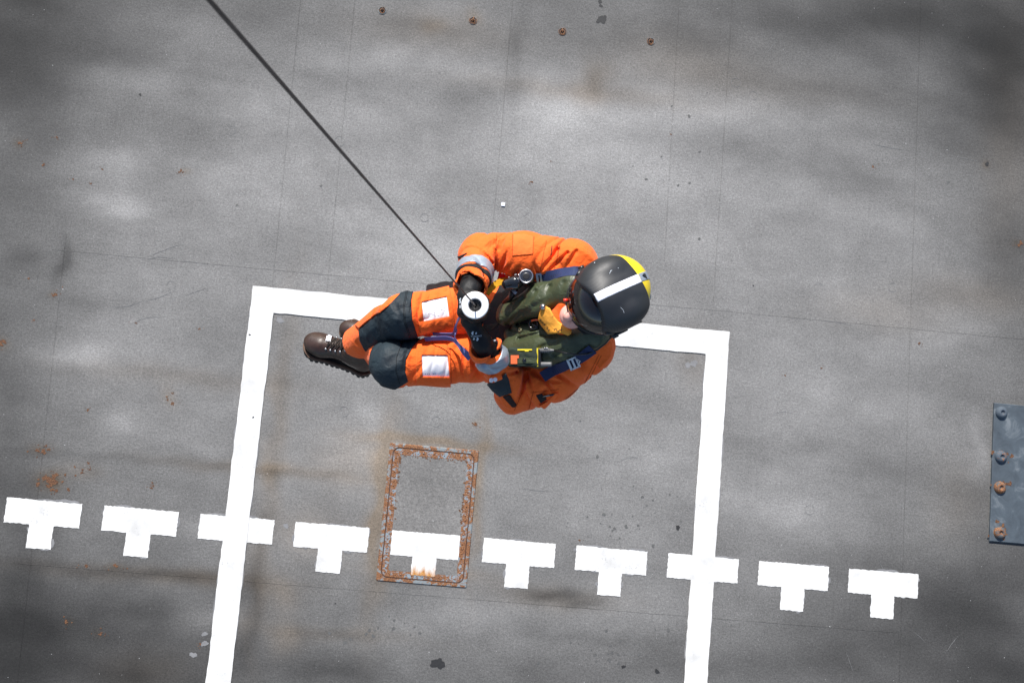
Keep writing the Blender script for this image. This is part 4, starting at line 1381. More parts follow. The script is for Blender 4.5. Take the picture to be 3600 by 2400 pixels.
# pencilled notes on the cards
CB = bvh_of(cd_r)
ik = MB()
rk = random.Random(3)
for row in range(11):
    y0 = 575 + row * 10
    x = 880 + rk.uniform(0, 10)
    while x < 1005:
        ln = rk.uniform(4, 14)
        if rk.random() < .55:
            yy = y0 - (x - 865) * .2 + rk.uniform(-2, 2)
            drape_quads(ik, CB, [(x, yy), (x + ln, yy - ln * .2 + rk.uniform(-4, 4))], 1.8, .0008, step=6)
        x += ln + rk.uniform(3, 12)
for k in range(8):
    x = 880 + rk.uniform(0, 130); y = 560 + rk.uniform(0, 30)
    drape_quads(ik, CB, [(x, y), (x + 4, y + 14)], 2.2, .0008, step=6)
drape_quads(ik, CB, [(885, 690), (945, 680)], 2.5, .0008)
ik.build('pencil_notes', M['ink'], pk_r, False)['kind'] = 'stuff'
CB = bvh_of(cd_l); ik = MB()
for x in (880, 892, 904, 930, 940):
    drape_quads(ik, CB, [(x, 1022), (x + 6, 1023)], 5, .0008)
ik.build('pencil_notes', M['ink'], pk_l, False)['kind'] = 'stuff'

# ---- olive life vest
def lobe(pts, rad, seed, fold=.007):
    return Limb(pts, rad, fold, seed, joints=(0, 1), flat=(TN, .80), fa=9, fr=9, k=.05)
v_r = lobe([P(1395, 650, 4.075), P(1600, 560, 4.19), P(1800, 490, 4.285), P(1960, 520, 4.30)], [.050, .058, .062, .055], 31)
v_l = lobe([P(1440, 880, 4.05), P(1600, 860, 4.13), P(1780, 835, 4.215), P(1930, 765, 4.27)], [.062, .072, .068, .06], 37)
v_n = Limb([P(1960, 520, 4.30), P(2050, 640, 4.27), P(1930, 765, 4.27)], [.055, .05, .06])
v_in = lobe([P(1420, 765, 4.045), P(1600, 735, 4.14)], [.03, .04], 41, .012)
def vest_0(p):
    d = smin(v_r(p), v_l(p), .0)
    d = smin(d, v_n(p), .03)
    return smin(d, v_in(p), .012)
vest_f = creased(vest_0, [([(1500, 545), (1420, 630)], .012, .009), ([(1570, 505), (1500, 610)], .010, .010), ([(1660, 475), (1625, 540)], .009, .010), ([(1395, 710), (1480, 640), (1560, 620)], .010, .009), ([(1470, 805), (1600, 772), (1720, 795)], .014, .010),
                         ([(1600, 862), (1745, 802)], .012, .011), ([(1690, 905), (1850, 842)], .012, .011), ([(1420, 745), (1510, 765)], .012, .008), ([(1460, 715), (1470, 800)], .010, .007), ([(1750, 450), (1720, 520)], .008, .010), ([(1560, 600), (1640, 560)], .008, .009)])
vl, vh = bounds([P(1350, 450, 4.0), P(1350, 1000, 3.95), P(2100, 450, 4.35), P(2100, 900, 4.3)], .05)
vest = fmesh('life_vest', vest_f, vl, vh, .0045, M['green'], person)
vb = shell('vest_panel', torso, [(1240, 490), (1420, 430), (1600, 430), (1840, 380), (1930, 560), (1900, 880), (1720, 975), (1400, 990), (1320, 900), (1250, 760), (1235, 640)], .018, M['black_cloth'], zr=(3.7, 4.3), depth=.02, clips=[plane(HIP, -TN)], parent=person, h=.005)  # dark vest backing; its left reach also stands in for shade beside the glove
VB = bvh_of(vest, vb, suit_o)
def grommet(x, y, r):
    p, n = cast(VB, x, y)
    m = MB()
    m.lathe(p, n, [(r * .45, .001), (r * .5, .004), (r * .75, .005), (r, .003), (r, -.002)], 20)
    return m
grommet(1478, 745, .0105).build('eyelet', M['pouch'] if False else simple('old_brass', (.35, .34, .2), .4, .6), vest)

# amber pouch hung on the vest
pouch = thing('lanyard_pouch', 'amber cloth pouch with black lettering clipped below the chin', 'pouch', P(1690, 700, 4.2))
def vs_f(p):
    return smin(smin(vest_f(p), collar(p), .05), smin(torso(p), COL(p), .04), .06)
pch = shell('bag', vs_f, [(1612, 596), (1628, 592), (1664, 612), (1690, 662), (1712, 690), (1800, 752), (1796, 772), (1776, 784), (1735, 768), (1650, 774), (1606, 720), (1588, 684), (1594, 650)], .026, M['pouch'], zr=(4.1, 4.4), depth=.0, parent=pouch, rnd=.008)
PB = bvh_of(pch)
hits = [cast(PB, *q)[0] for q in ((1600, 685), (1655, 745), (1650, 690))]
if all(h is not None for h in hits):
    o_ = (hits[0] + hits[1]) / 2
    ex, ey, ez = frame_of((hits[0], hits[1], hits[2]))
    ctr = cast(PB, 1632, 718)[0]
    text_on('lettering', 'AKR/84', ctr, ex, ey, .020, M['ink_black'], pouch, .002, bvh=PB)
rk = random.Random(9)
gm = MB()
for (x, y, n_) in ((1715, 745, 8), (1668, 655, 4)):
    for k in range(n_):
        a = (x + rk.gauss(0, 12), y + rk.gauss(0, 8))
        drape_quads(gm, PB, [a, (a[0] + rk.uniform(4, 14), a[1] + rk.uniform(-6, 10))], rk.uniform(4, 11), .0012, step=5)
gm.build('grime', M['grime'], pch, False)['kind'] = 'stuff'
p_, n_ = cast(PB, 1620, 604)
MB().lathe(p_ + n_ * .002, n_, [(.012, -.004), (.012, .004), (.009, .008), (.0001, .009)], 16).build('stud', M['steel'], pouch)
MB().tube([P(1548, 690, 4.17), P(1570, 684, 4.185), P(1600, 684, 4.2)], .004, 8).build('lanyard', M['orange_plastic'], pouch)
ring = [P(1560 + 26 * math.cos(a), 712 + 30 * math.sin(a), 4.165 + .01 * math.cos(a)) for a in np.linspace(0, 6.283, 22)]
MB().tube(ring, .004, 8, False).tube([P(1552, 705, 4.16), P(1590, 740, 4.17)], .006, 8).build('clip', M['gloss'], pouch)

# ---- straps of the lifting harness
def ribbon3(pts, nrms, w_, th, m=None, sub=6):
    m = m or MB()
    pts = [np.asarray(p, float) for p in pts]; nrms = [np.asarray(n, float) for n in nrms]
    def cr(a, b, c, d, t):
        return .5 * ((2 * b) + (-a + c) * t + (2 * a - 5 * b + 4 * c - d) * t * t + (-a + 3 * b - 3 * c + d) * t ** 3)
    n = len(pts); PP, NN = [], []
    for i in range(n - 1):
        a, b, c, d = pts[max(0, i - 1)], pts[i], pts[i + 1], pts[min(n - 1, i + 2)]
        for k in range(sub):
            t = k / sub
            PP.append(cr(a, b, c, d, t)); NN.append(unit(nrms[i] * (1 - t) + nrms[i + 1] * t))
    PP.append(pts[-1]); NN.append(unit(nrms[-1]))
    vs = []
    for i, p in enumerate(PP):
        t = unit(PP[min(i + 1, len(PP) - 1)] - PP[max(0, i - 1)])
        sd_ = unit(np.cross(t, NN[i])); nn = np.cross(sd_, t)
        for (x, y) in ((-1, -1), (1, -1), (1, 1), (-1, 1)):
            vs.append(p + sd_ * w_ / 2 * x + nn * th / 2 * y)
    fs = []
    for i in range(len(PP) - 1):
        for k in range(4):
            a = i * 4 + k; b = i * 4 + (k + 1) % 4
            fs.append((a, b, b + 4, a + 4))
    fs += [(3, 2, 1, 0), tuple(len(vs) - 4 + k for k in range(4))]
    return m.add(vs, fs)
def strap_on(path, w_, th, off, bvh=None):
    pts, nr = [], []
    for (x, y) in path:
        p, n = cast(bvh or VB, x, y)
        if p is None:
            continue
        n = unit(n + 1.2 * UPV)
        pts.append(p + n * off); nr.append(n)
    return ribbon3(pts, nr, w_, th)
strap_on([(1600, 425), (1660, 412), (1740, 396), (1830, 384), (1870, 388)], .042, .004, .007).build('harness_strap', M['navy'], person, False)
strap_on([(1622, 1036), (1690, 998), (1760, 960), (1850, 915), (1930, 860)], .044, .004, .013).build('harness_strap', M['navy'], person, False)
zz = MB()
for k in range(5):
    x0 = 1662 + k * 13
    drape_quads(zz, bvh_of([o for o in bpy.data.objects if o.name == 'harness_strap'][0]), [(x0, 424 - k * 3), (x0 + 6, 404 - k * 3), (x0 + 13, 420 - k * 3)], 2.2, .001, step=5)
zz.build('strap_stitching', M['ink_black'], bpy.data.objects['harness_strap'], False)['kind'] = 'stuff'
def buckle(x, y, ang, w_, hgt):
    p, n = cast(VB, x, y)
    n = unit(n + UPV)
    e1 = P(x + 40 * math.cos(ang), y + 40 * math.sin(ang), p[2]) - P(x, y, p[2])
    ex = unit(e1 - n * (e1 @ n)); ey = np.cross(n, ex)
    c = p + n * .014
    m = MB()
    for s in (-1, 1):
        m.box(c + ey * s * w_ / 2, [ex, ey, n], (hgt / 2, .0035, .0035))
        m.box(c + ex * s * hgt / 2, [ex, ey, n], (.0045, w_ / 2 + .004, .0035))
    m.box(c, [ex, ey, n], (.004, w_ / 2, .003))
    m.tube([c + ex * (hgt / 2) + ey * -.01 + n * .004, c + ex * (hgt / 2 + .01) + n * .004, c + ex * (hgt / 2) + ey * .016 + n * .004], .004, 8)
    return m
buckle(1608, 424, -.18, .046, .028).build('strap_buckle', M['steel'], person, False)
buckle(1805, 944, -.5, .046, .034).build('strap_buckle', M['steel'], person, False)
# webbing from the lifting point down between the thighs
m = ribbon3([P(880, 806, 3.93), P(960, 800, 3.96), P(1040, 803, 3.99), P(1085, 835, 4.02), P(1120, 885, 4.05), P(1160, 930, 4.06)], [UPV + (0, -.9, 0)] * 6, .020, .003)
m.build('leg_strap', M['lilac'], person, False)
m = ribbon3([P(930, 772, 3.93), P(1000, 775, 3.95), P(1062, 770, 3.98), P(1075, 720, 4.06), P(1090, 680, 4.16), P(1115, 650, 4.24)], [UPV + (0, -1.2, 0)] * 3 + [(-.8, 0, .5)] * 3, .016, .003)
m.build('leg_strap', M['lilac'], person, False)
m = ribbon3([P(1070, 770, 4.06), P(1068, 800, 4.05), P(1090, 840, 4.05), P(1130, 880, 4.06), P(1165, 905, 4.07)], [(-.9, .3, .3)] * 5, .016, .003)
m.build('leg_strap', M['lilac'], person, False)

# ---- gloved hands
HOOK = P(1193, 592, 4.405)
dt = ray(735, 0)
dcam = RM.T @ dt
TOP = CAM + dt * (0.95 / -dcam[2])
CA = unit(TOP - HOOK)
def img_dir(dx, dy, at):
    a = P(1193, 592, at[2]); b = P(1193 + dx, 592 + dy, at[2])
    e = b - a
    return unit(e - CA * (e @ CA))
def hand(center, dr, tan_, wrist, elbow):
    """hand closed round the hook: palm at side dr of the axis, fingers running on in direction tan_"""
    rc = .042
    def on(a, up, r=rc):
        a = math.radians(a)
        return center + CA * up + r * (math.cos(a) * dr + math.sin(a) * tan_)
    palm = Limb([on(-28, .0, .055), on(38, .0, .05)], [.030, .028], flat=(CA, 1.45))
    back = Limb([on(-40, .0, .06), wrist], [.032, .036])
    gaunt = Limb([wrist, wrist + unit(elbow - wrist) * .07], [.040, .044])
    th = Limb([on(-30, .022, .06), on(-62, .036, .047), on(-105, .036, .042), on(-140, .032, .038)], [.016, .013, .0115, .0105], k=.006)
    fg = []
    for j, (up, l_) in enumerate(((.036, .93), (.0125, 1.05), (-.0115, 1.0), (-.034, .82))):
        a1, a2, a3, a4 = 40, 40 + 52 * l_, 40 + 108 * l_, 40 + 158 * l_
        fg.append(Limb([on(a1, up, .053), on(a2, up, .050), on(a3, up * .96, .043), on(a4, up * .92, .038)], [.0135, .0128, .0115, .0100], k=.006))
    def f(p):
        d = smin(palm(p), back(p), .02)
        d = smin(d, gaunt(p), .015)
        d = smin(d, th(p), .012)
        for x in fg:
            d = smin(d, x(p), .0035)
        return d - .0016 * vnoise(p * 60, 9)
    return f
def wr(a, b, back):          # wrist just outside the cuff
    return b + unit(b - a) * back
RH_C = HOOK - CA * .062; LH_C = HOOK - CA * .150
rh = hand(RH_C, img_dir(-1, -.25, RH_C), img_dir(-.25, 1, RH_C), wr(R_EL, R_WR, .015), R_EL)
lh = hand(LH_C, img_dir(-1, .35, LH_C), img_dir(-.35, -1, LH_C), wr(L_EL, L_WR, .02), L_EL)
for nm, f_, c_, w2 in (('glove', rh, RH_C, R_WR), ('glove', lh, LH_C, L_WR)):
    l_, h_ = bounds([c_, w2], .11)
    g_ = fmesh(nm, f_, l_, h_, .0032, M['glove'], person, margin=.012)
    if w2 is R_WR: glove_r = g_
    else: glove_l = g_

# ---- winch cable with its hook
cab = thing('winch_cable', 'taut steel winch cable ending in a pale ringed hook held by the person', 'winch cable', HOOK)
n_ = 40
FAR = TOP + CA * 6
MB().tube([HOOK - CA * .02 + (FAR - HOOK) * t for t in np.linspace(0, 1, n_)], .0027, 10).build('cable', M['cable'], cab)
MB().lathe(HOOK, CA, [(.0245, -.03), (.0245, -.004), (.027, 0.0), (.049, 0.0), (.052, -.003), (.052, -.0055)], 56).build('bumper_ring', M['alu'], cab)
autosmooth(bpy.data.objects['bumper_ring'])
MB().lathe(HOOK, CA, [(.0525, -.0055), (.0545, -.010), (.0545, -.022), (.050, -.034), (.036, -.045), (.030, -.06), (.029, -.12), (.022, -.15)], 44).build('bumper', M['rubber'], cab)
MB().lathe(HOOK, CA, [(.0552, -.014), (.0556, -.016), (.0556, -.019), (.0552, -.021)], 44).build('bumper_band', simple('worn_brass', (.3, .13, .08), .45, .5), cab)
MB().lathe(HOOK, CA, [(.0244, -.018), (.013, -.022), (.0115, -.016), (.0085, -.015), (.0075, -.02), (.0001, -.021)], 32).build('spring_cap', M['rubber'], cab)
hk = [HOOK - CA * .14 + 0 * CA]
hx = img_dir(-.2, 1, HOOK)
pts = [HOOK - CA * .14, HOOK - CA * .19] + [HOOK - CA * (.235 + .035 * math.sin(a)) + hx * (.035 - .035 * math.cos(a)) for a in np.linspace(-.3, math.pi + .2, 14)]
MB().tube(pts, [.012] * 3 + [.011] * (len(pts) - 3), 12).build('hook', M['rubber'], cab)
MB().tube([HOOK - CA * .19 + hx * .01, HOOK - CA * .235 + hx * .066], .005, 8).build('latch', M['steel'], cab)
# strop from harness to hook
m = ribbon3([HOOK - CA * .265 + hx * .02, HOOK - CA * .27 + hx * .08, P(1345, 700, 4.02)], [CA, CA, TN], .04, .004)
m.build('lift_strop', M['black_cloth'], person, False)

# glove logos
GB = bvh_of(glove_l)
def logo(bvh, cx, cy, s, parent, ang=0.0):
    m = MB()
    ca, sa = math.cos(ang), math.sin(ang)
    def pt(x, y): return (cx + s * (x * ca - y * sa), cy + s * (x * sa + y * ca))
    drape_quads(m, bvh, [pt(-.30, -1), pt(-.62, -.7), pt(-.4, -.3)], s * .34, .0015, step=4)
    drape_quads(m, bvh, [pt(.35, -.85), pt(.2, -.4)], s * .30, .0015, step=4)
    drape_quads(m, bvh, [pt(.40, 1), pt(.72, .7), pt(.5, .35)], s * .34, .0015, step=4)
    drape_quads(m, bvh, [pt(-.25, .85), pt(-.1, .4)], s * .30, .0015, step=4)
    return m.build('glove_emblem', M['print'], parent, False)
logo(GB, 1193, 786, 28, glove_l)
a_, b_, c_ = (cast(GB, *q)[0] for q in ((1180, 788), (1215, 788), (1195, 770)))
if a_ is not None and b_ is not None and c_ is not None:
    ex, ey, ez = frame_of((a_, b_, c_))
    o_ = cast(GB, 1200, 787)[0]
    text_on('glove_lettering', 'SCUBAPRO', o_, ex, ey, .0085, M['print'], glove_l, .0016, bvh=GB)
GB2 = bvh_of(glove_r)
m = MB()
drape_quads(m, GB2, [(1106, 548), (1100, 560), (1104, 572), (1100, 582)], 7, .0015, step=4)
drape_quads(m, GB2, [(1102, 592), (1102, 612)], 6, .0015, step=4)
m.build('glove_emblem', M['print'], glove_r, False)

# ---- helmet
hel = thing('', '', '', HC) if False else None
def cov_d(p):
    q = np.abs((p - H(-.004, 0, 0)) @ HAX.T) / np.array((.146, .135, .137))
    k_ = (q ** 2.55).sum(1) ** (1 / 2.55)
    return (k_ - 1) * .138
lob = [Ell(H(-.008, s * .074, .045), (.108, .068, .086), HAX) for s in (-1, 1)]
bill = Ell(H(.045, 0, .055), (.075, .05, .068), HAX)
def loc(p): return (p - HC) @ HAX.T
def cover_shape(p):
    d = smin(cov_d(p), lob[0](p), .012)
    d = smin(d, lob[1](p), .012)
    return smin(d, bill(p), .05)
def cover_f(p):
    q = loc(p)
    d = cover_shape(p)
    d = smax(d, -(q[:, 0] + .098 + .14 * q[:, 1] + .12 * q[:, 2] * (q[:, 2] < .05)), .006)
    d = smax(d, q[:, 0] - .106 + .08 * q[:, 1], .006)
    low = .95 * (q[:, 0] - .112) + .060 - 1.2 * np.maximum(np.abs(q[:, 1]) - .09, 0)
    d = smax(d, (low - q[:, 2]) * .7, .005)
    return np.maximum(d, -(cover_shape(p) + .014))
ye_d = Ell(H(-.056, -.015, -.006), (.132, .130, .118), HAX)
def yellow_f(p):
    q = loc(p)
    d = smax(ye_d(p), -(q[:, 2] + .115), .01)
    d = smax(d, (q[:, 0] + .03) + .3 * q[:, 2], .01)
    return np.maximum(d, -(ye_d(p) + .018))
vis_d = Ell(H(.012, 0, -.008), (.139, .130, .134), HAX)
hl_, hh_ = bounds([HC], .2)
helmet = fmesh('helmet', yellow_f, hl_, hh_, .0042, M['yellow'], person, margin=.02)
cover = fmesh('visor_cover', cover_f, hl_, hh_, .0035, M['carbon'], helmet, margin=.02)
vv, vf, rimp = [], [], []
nu, nv_ = 48, 14
for lay, sc_ in ((0, 1.0), (1, .976)):
    for i in range(nu + 1):
        th = math.radians(-86 + 172 * i / nu)
        for j in range(nv_ + 1):
            lo_z = -.050 + .012 * abs(math.sin(th)) - .012 * math.cos(2 * th)
            z = lo_z + (.098 - lo_z) * j / nv_
            k_ = math.sqrt(max(0.0, 1 - (z / .134) ** 2))
            vv.append(H(.012 + .140 * sc_ * k_ * math.cos(th), .131 * sc_ * k_ * math.sin(th), z - .008))
            if lay == 0 and j == 0: rimp.append(vv[-1])
n1_ = (nu + 1) * (nv_ + 1)
for i in range(nu):
    for j in range(nv_):
        a = i * (nv_ + 1) + j
        vf += [(a, a + nv_ + 1, a + nv_ + 2, a + 1), (n1_ + a, n1_ + a + 1, n1_ + a + nv_ + 2, n1_ + a + nv_ + 1)]
    a = i * (nv_ + 1)
    vf.append((a, n1_ + a, n1_ + a + nv_ + 1, a + nv_ + 1))
mk('visor', vv, vf, M['visor'], helmet)
MB().tube(rimp, .0038, 8).build('visor_rim', M['rubber'], helmet)
def tape_f(field, c, h_, off):
    b = Box(c, h_, HAX, .001)
    return lambda p: np.maximum(np.maximum(field(p) - off, -(field(p) + .003)), b(p))
fmesh('reflective_strip', tape_f(cover_shape, H(.006, -.006, .12), (.100, .0165, .09), .0015), hl_, hh_, .0028, M['white_tape'], helmet, margin=.012)
fmesh('reflective_strip', tape_f(ye_d, H(-.155, -.008, .04), (.05, .0165, .07), .0015), hl_, hh_, .003, M['reflective'], helmet, margin=.012)
for s in (-1, 1):
    MB().tube([H(.03, s * .134, -.02), H(.06, s * .128, .02), H(.085, s * .118, .03)], [.010, .009, .007], 10).tube([H(.03, s * .136, -.02), H(.03, s * .150, -.02)], .012, 14).build('visor_arm', M['rubber'], helmet)
MB().tube([H(-.115, -.012, .090), H(-.132, -.010, .086), H(-.138, .004, .078)], [.010, .011, .008], 12).tube([H(-.118, -.030, .086), H(-.133, -.031, .08)], .008, 12).build('lock_knob', M['gloss'], helmet)
MB().tube([H(.138, -.055, -.03), H(.151, -.06, -.032)], .0065, 12).build('knob', M['red'], helmet)
ring = [H(-.165, .06, 0) + HF * .004 * math.cos(a) + .013 * (math.cos(a) * HL + math.sin(a) * HU) for a in np.linspace(0, 6.283, 16)]
MB().tube(ring, .0028, 8, False).tube([H(-.14, .055, .03), H(-.165, .055, .012)], .004, 8).build('lanyard_loop', M['steel'], helmet)
MB().box(H(.02, .139, -.005), HAX, (.035, .006, .012)).box(H(-.055, .135, .01), HAX, (.022, .005, .010)).build('cable_clip', M['rubber'], helmet)
# scuffs on the cover
KB = bvh_of(cover)
sc = MB()
for (x, y, l_) in ((1942, 330, 9), (2040, 385, 14), (2036, 395, 10), (2048, 378, 7), (2090, 362, 5)):
    drape_quads(sc, KB, [(x, y), (x + l_ * .4, y - l_ * .7)], 3.2, .0006, step=3)
drape_quads(sc, KB, [(2105, 605), (2120, 620), (2128, 640)], 1.6, .0006, step=3)
sc.build('scuffs', M['print'], cover, False)['kind'] = 'stuff'
# microphone on its boom
MB().tube([P(1806, 664, 4.335), P(1830, 690, 4.34)], [.013, .012], 12).build('microphone', M['rubber'], helmet)
MB().tube([P(1826, 690, 4.34), P(1880, 740, 4.36), H(.06, .12, -.05)], .0035, 8).build('microphone_boom', M['rubber'], helmet)
MB().tube([H(.02, .11, -.09), H(.075, .075, -.145), H(.10, .0, -.172), H(.075, -.075, -.145), H(.02, -.11, -.09)], .009, 8).build('chin_strap', M['black_cloth'], helmet)

# ---- boots
def boot(toe, heel, up, ankle, label=None, tag=False):
    Bx = unit(toe - heel); Bz = unit(up - Bx * (up @ Bx)); By = np.cross(Bz, Bx)
    k = np.linalg.norm(toe - heel) / .31
    AX = np.stack([Bx, By, Bz])
    def W(x, y, z): return heel + k * (Bx * x + By * y + Bz * z)
    parts = [Ell(W(.245, 0, .036), np.array((.068, .052, .040)) * k, AX), Ell(W(.05, 0, .05), np.array((.05, .044, .055)) * k, AX)]
    mid = Limb([W(.225, 0, .045), W(.12, 0, .085), W(.085, 0, .12)], np.array((.042, .043, .047)) * k, .003, 51, k=.02)
    sh = Limb([W(.075, 0, .09), ankle], np.array((.052, .055)) * k, .004, 52)
    def upper(p):
        q = (p - heel) @ AX.T / k
        d = smin(smin(parts[0](p), parts[1](p), .03), mid(p), .03)
        d = smin(d, sh(p), .03)
        return smax(d, -(q[:, 2] - .002) * k, .004)
    def outline(q):
        a = np.hypot(q[:, 0] - .255, q[:, 1]) - .056
        b = np.hypot(q[:, 0] - .042, q[:, 1]) - .042
        t = np.clip((q[:, 0] - .042) / (.255 - .042), 0, 1)
        m_ = np.abs(q[:, 1]) - (.038 + .016 * t) 
        m_ = np.maximum(m_, np.abs(q[:, 0] - .15) - .11)
        return smin(smin(a, b, .04), m_, .02)
    def sole(p):
        q = (p - heel) @ AX.T / k
        d2 = outline(q)
        slot = np.abs(((q[:, 0] + .6 * np.abs(q[:, 1])) / .024) % 1.0 - .5) * .024 - .0045
        tread = np.maximum(np.maximum(-slot * 0 + slot, q[:, 2] + .016), -(d2 + .016))
        arch = Ell((.125, 0, -.036), (.03, .09, .016))
        d = np.maximum(d2, np.abs(q[:, 2] + .012) - .017)
        d = np.maximum(d, -tread)
        d = np.maximum(d, -arch(q))
        return d * k
    l_, h_ = bounds([toe, heel, ankle], .11)
    b = fmesh('boot', upper, l_, h_, .0040, M['leather'], person, margin=.015)
    fmesh('sole', sole, l_, h_, .0038, M['sole'], b, margin=.015)
    def welt(p):
        q = (p - heel) @ AX.T / k
        return np.maximum(np.abs(outline(q) + .003) - .0055, np.abs(q[:, 2] - .006) - .004) * k
    fmesh('welt', welt, l_, h_, .003, M['sole_edge'], b, margin=.012)
    BB = bvh_of(b)
    def top(x, y):
        o = W(x, y, .22); h__ = BB.ray_cast(Vector(o), Vector(-Bz), .4)
        return (np.array(h__[0]) + Bz * .004) if h__[0] is not None else W(x, y, .08)
    lm, em = MB(), MB()
    rows = [.205 - .021 * i for i in range(6)]
    for i, x in enumerate(rows):
        e = .030
        for s in (-1, 1):
            c = top(x, s * e)
            MB().tube([c - Bz * .003, c + Bz * .004 + By * s * .003], .005, 8).build('lace_hook', M['steel'], b)
            if i < len(rows) - 1:
                lm.tube([top(x, s * e), top(x - .007, s * e * .35) + Bz * .003, top(x - .014, -s * e * .35) + Bz * .004, top(rows[i + 1], -s * e)], .0026, 6)
        lm.tube([top(x, -e), top(x, 0) + Bz * .001, top(x, e)], .0026, 6)
    lm.build('laces', M['lace'], b)
    tg = MB()
    return b, W, top, Bz, Bx, By
b1, W1, top1, bz, bx, by = boot(P(128, 824, 3.455), P(552, 1000, 3.45), np.array([0, 0, 1.0]) + .42 * unit(P(0, -100, 3.5) - P(0, 0, 3.5)), R_AN + unit(R_KN - R_AN) * .03)
c = top1(.212, -.012) + bz * .004
MB().box(c, [unit(bx + .2 * by), unit(by - .2 * bx), bz], (.011, .013, .0012)).box(c + bx * .0 - by * .012, [bx, by, bz], (.007, .006, .001)).build('lace_tag', M['white_tape'], b1, False)
boot(P(352, 732, 3.37), P(735, 885, 3.36), np.array([0, 0, 1.0]) + .1 * unit(P(0, -100, 3.5) - P(0, 0, 3.5)), L_AN + unit(L_KN - L_AN) * .03)

# ---- radio in its holder on the vest
ra_, rb_ = P(1404, 918, 4.165), P(1592, 918, 4.21)
rX = unit(rb_ - ra_); rZ = unit(UPV - rX * (UPV @ rX) + .12 * unit(P(0, 100, 4) - P(0, 0, 4))); rZ = unit(rZ - rX * (rZ @ rX)); rY = np.cross(rZ, rX)
RA = [rX, rY, rZ]
rc_ = (ra_ + rb_) / 2
radio = thing('radio', 'handheld radio in an olive holder with an orange tab, strapped to the vest', 'radio', rc_)
def R_(x, y, z): return rc_ + rX * x + rY * y + rZ * z
hb = Box(R_(0, 0, -.02), (.062, .037, .032), RA, .008)
fmesh('holder', lambda p: hb(p) - .004 * vnoise(p * 28, 4) - .002 * vnoise(p * 60, 5), *bounds([rc_], .09), .0032, M['green_dark'], radio, margin=.012)
MB().box(R_(.061, .0, -.012), RA, (.003, .036, .024)).build('radio_body', M['yellow_plastic'], radio, False)
MB().box(R_(.068, -.002, -.012), RA, (.006, .033, .024)).build('control_head', M['rubber'], radio, False)
MB().box(R_(.012, -.012, .0135), RA, (.046, .011, .0025)).build('closing_strap', M['green'], radio, False)
MB().lathe(R_(.008, -.012, .015), rZ, [(.0085, 0), (.0085, .003), (.005, .005), (.0001, .0055)], 18).build('snap', M['gloss'], radio)
MB().box(R_(-.034, -.009, .0165), RA, (.013, .017, .0028)).box(R_(-.026, .002, .0165), RA, (.012, .006, .0026)).build('orange_tab', M['orange_plastic'], radio, False)
MB().box(R_(.01, .030, .0135), RA, (.030, .0028, .0022)).box(R_(.018, .026, .0135), RA, (.008, .003, .0022)).build('yellow_edge', M['yellow_plastic'], radio, False)
cs = R_(.073, .027, .004)
MB().lathe(cs, rX, [(.0075, -.006), (.0085, 0), (.0085, .004), (.0095, .005)] + [(r_, .006 + .004 * i) for i in range(8) for r_ in ((.0095, .0082) if i % 2 else (.0082, .0095))] + [(.006, .042), (.0045, .052), (.003, .056)], 18).build('plug', M['grey_plastic'], radio)
MB().lathe(R_(.072, -.028, .0), rX, [(.0095, 0), (.0095, .04), (.008, .044), (.0001, .045)], 18).build('antenna_stub', M['grey_plastic'], radio)
for s in (.012, .02):
    MB().lathe(R_(.078 + s * 1.1, .036, .012), rZ, [(.004, -.01), (.004, .002), (.0001, .003)], 10).build('knob', M['steel'], radio)
pe = cs + rX * .054
MB().tube([pe, P(1760, 892, 4.30), P(1830, 902, 4.305), P(1900, 897, 4.30), P(1960, 872, 4.30), P(2012, 832, 4.33), P(2040, 800, 4.37), H(.03, .135, -.05)], .0035, 8).build('lead', M['rubber'], radio)

# ---- breathing regulator clipped to the vest
gz = unit(UPV + .12 * TN)
gc = P(1514, 412, 4.235)
reg = thing('breathing_regulator', 'glossy black breathing regulator with a round glass dial beside the upper harness strap', 'regulator', gc)
MB().lathe(gc, gz, [(.030, -.07), (.031, -.004), (.029, 0), (.0255, .002)], 36).build('housing', M['gloss'], reg)
MB().lathe(gc, gz, [(.0285, .0015), (.0285, .004), (.0235, .0045), (.0225, .001)], 36).build('bezel', M['steel'], reg)
MB().lathe(gc, gz, [(.0225, .001), (.016, .0025), (.0001, .0035)], 30).build('dial', M['glass'], reg)
MB().lathe(gc, gz, [(.014, .0032), (.0115, .0042), (.009, .0040), (.0001, .0045)], 24).build('dial_hub', M['rubber'], reg)
mp = Limb([P(1395, 462, 4.205), P(1445, 452, 4.21), P(1490, 425, 4.20)], [.022, .024, .022], flat=(UPV, .8), k=.02)
fmesh('mouthpiece', lambda p: mp(p), *bounds(mp.pts, .04), .0032, M['gloss'], reg, margin=.012)
ring = [P(1463 + 6 * math.cos(a) , 432 + 34 * math.sin(a), 4.232 - .01 * abs(math.sin(a))) for a in np.linspace(-1.5, 1.5, 9)]
MB().tube(ring, .0022, 6).build('clamp_ring', M['steel'], reg)
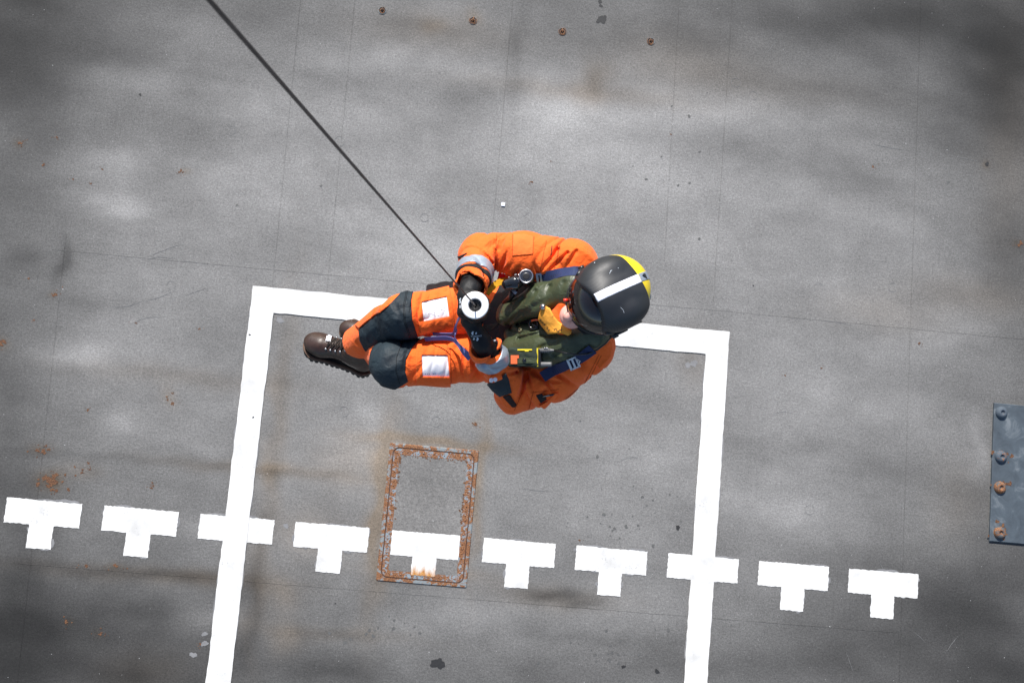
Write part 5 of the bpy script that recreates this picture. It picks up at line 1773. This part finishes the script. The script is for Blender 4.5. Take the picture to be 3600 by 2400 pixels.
MB().tube([P(1440, 490, 4.17), P(1420, 540, 4.13), P(1380, 580, 4.08)], [.016, .012, .012], 12).build('hose', M['rubber'], reg)
MB().box(P(1436, 505, 4.175), [unit(P(1, 1, 4) - P(0, 0, 4)), unit(P(1, -1, 4) - P(0, 0, 4)), UPV], (.014, .006, .006)).build('purge_clip', M['steel'], reg, False)
m = ribbon3([P(1262, 520, 4.23), P(1300, 480, 4.19), P(1345, 450, 4.15), P(1400, 436, 4.13)], [UPV + (0, .3, 0)] * 4, .028, .003)
m.build('pull_strap', M['yellow_strap'], person, False)
m = ribbon3([P(1338, 412, 4.06), P(1400, 425, 4.07)], [UPV] * 2, .03, .004)
m.build('pull_tab', M['red_cloth'], person, False)
m = ribbon3([P(1285, 410, 3.98), P(1282, 470, 3.98)], [UPV] * 2, .035, .004)
m.build('white_label', M['white_tape'], person, False)

# ---- small signal light in the sleeve pocket, pen in the upper-arm pocket
p0, n0 = cast(bvh_of(suit_o), 1325, 1048)
sl = thing('signal_light', 'small orange signal light with white caps in the dark forearm pocket', 'signal light', p0)
ex = unit(P(1360, 1030, p0[2]) - P(1290, 1055, p0[2])); ey = np.cross(UPV, ex)
sb_ = Box(p0 + UPV * .004, (.024, .014, .013), [ex, ey, UPV], .006)
fmesh('case', lambda p: sb_(p), *bounds([p0], .05), .0028, M['orange'], sl, margin=.012)
for (x, y) in ((1296, 1062), (1320, 1058)):
    c = P(x, y, p0[2] + .015)
    MB().lathe(c, UPV, [(.009, -.01), (.009, .003), (.006, .007), (.0001, .008)], 14).build('cap', M['white_tape'], sl)
pb_ = cast(VB, 1615, 1166)[0] + UPV * .012; pe_ = cast(VB, 1700, 1150)[0] + UPV * .014
pen = thing('pen', 'dark pen tucked under the orange flap on the upper sleeve', 'pen', pb_)
MB().tube([pb_, pb_ * .3 + pe_ * .7, pe_], [.0045, .0045, .003], 10).build('barrel', M['gloss'], pen)
MB().tube([pb_ + UPV * .005, pb_ * .5 + pe_ * .5 + UPV * .006], .0018, 6).build('clip', M['steel'], pen)
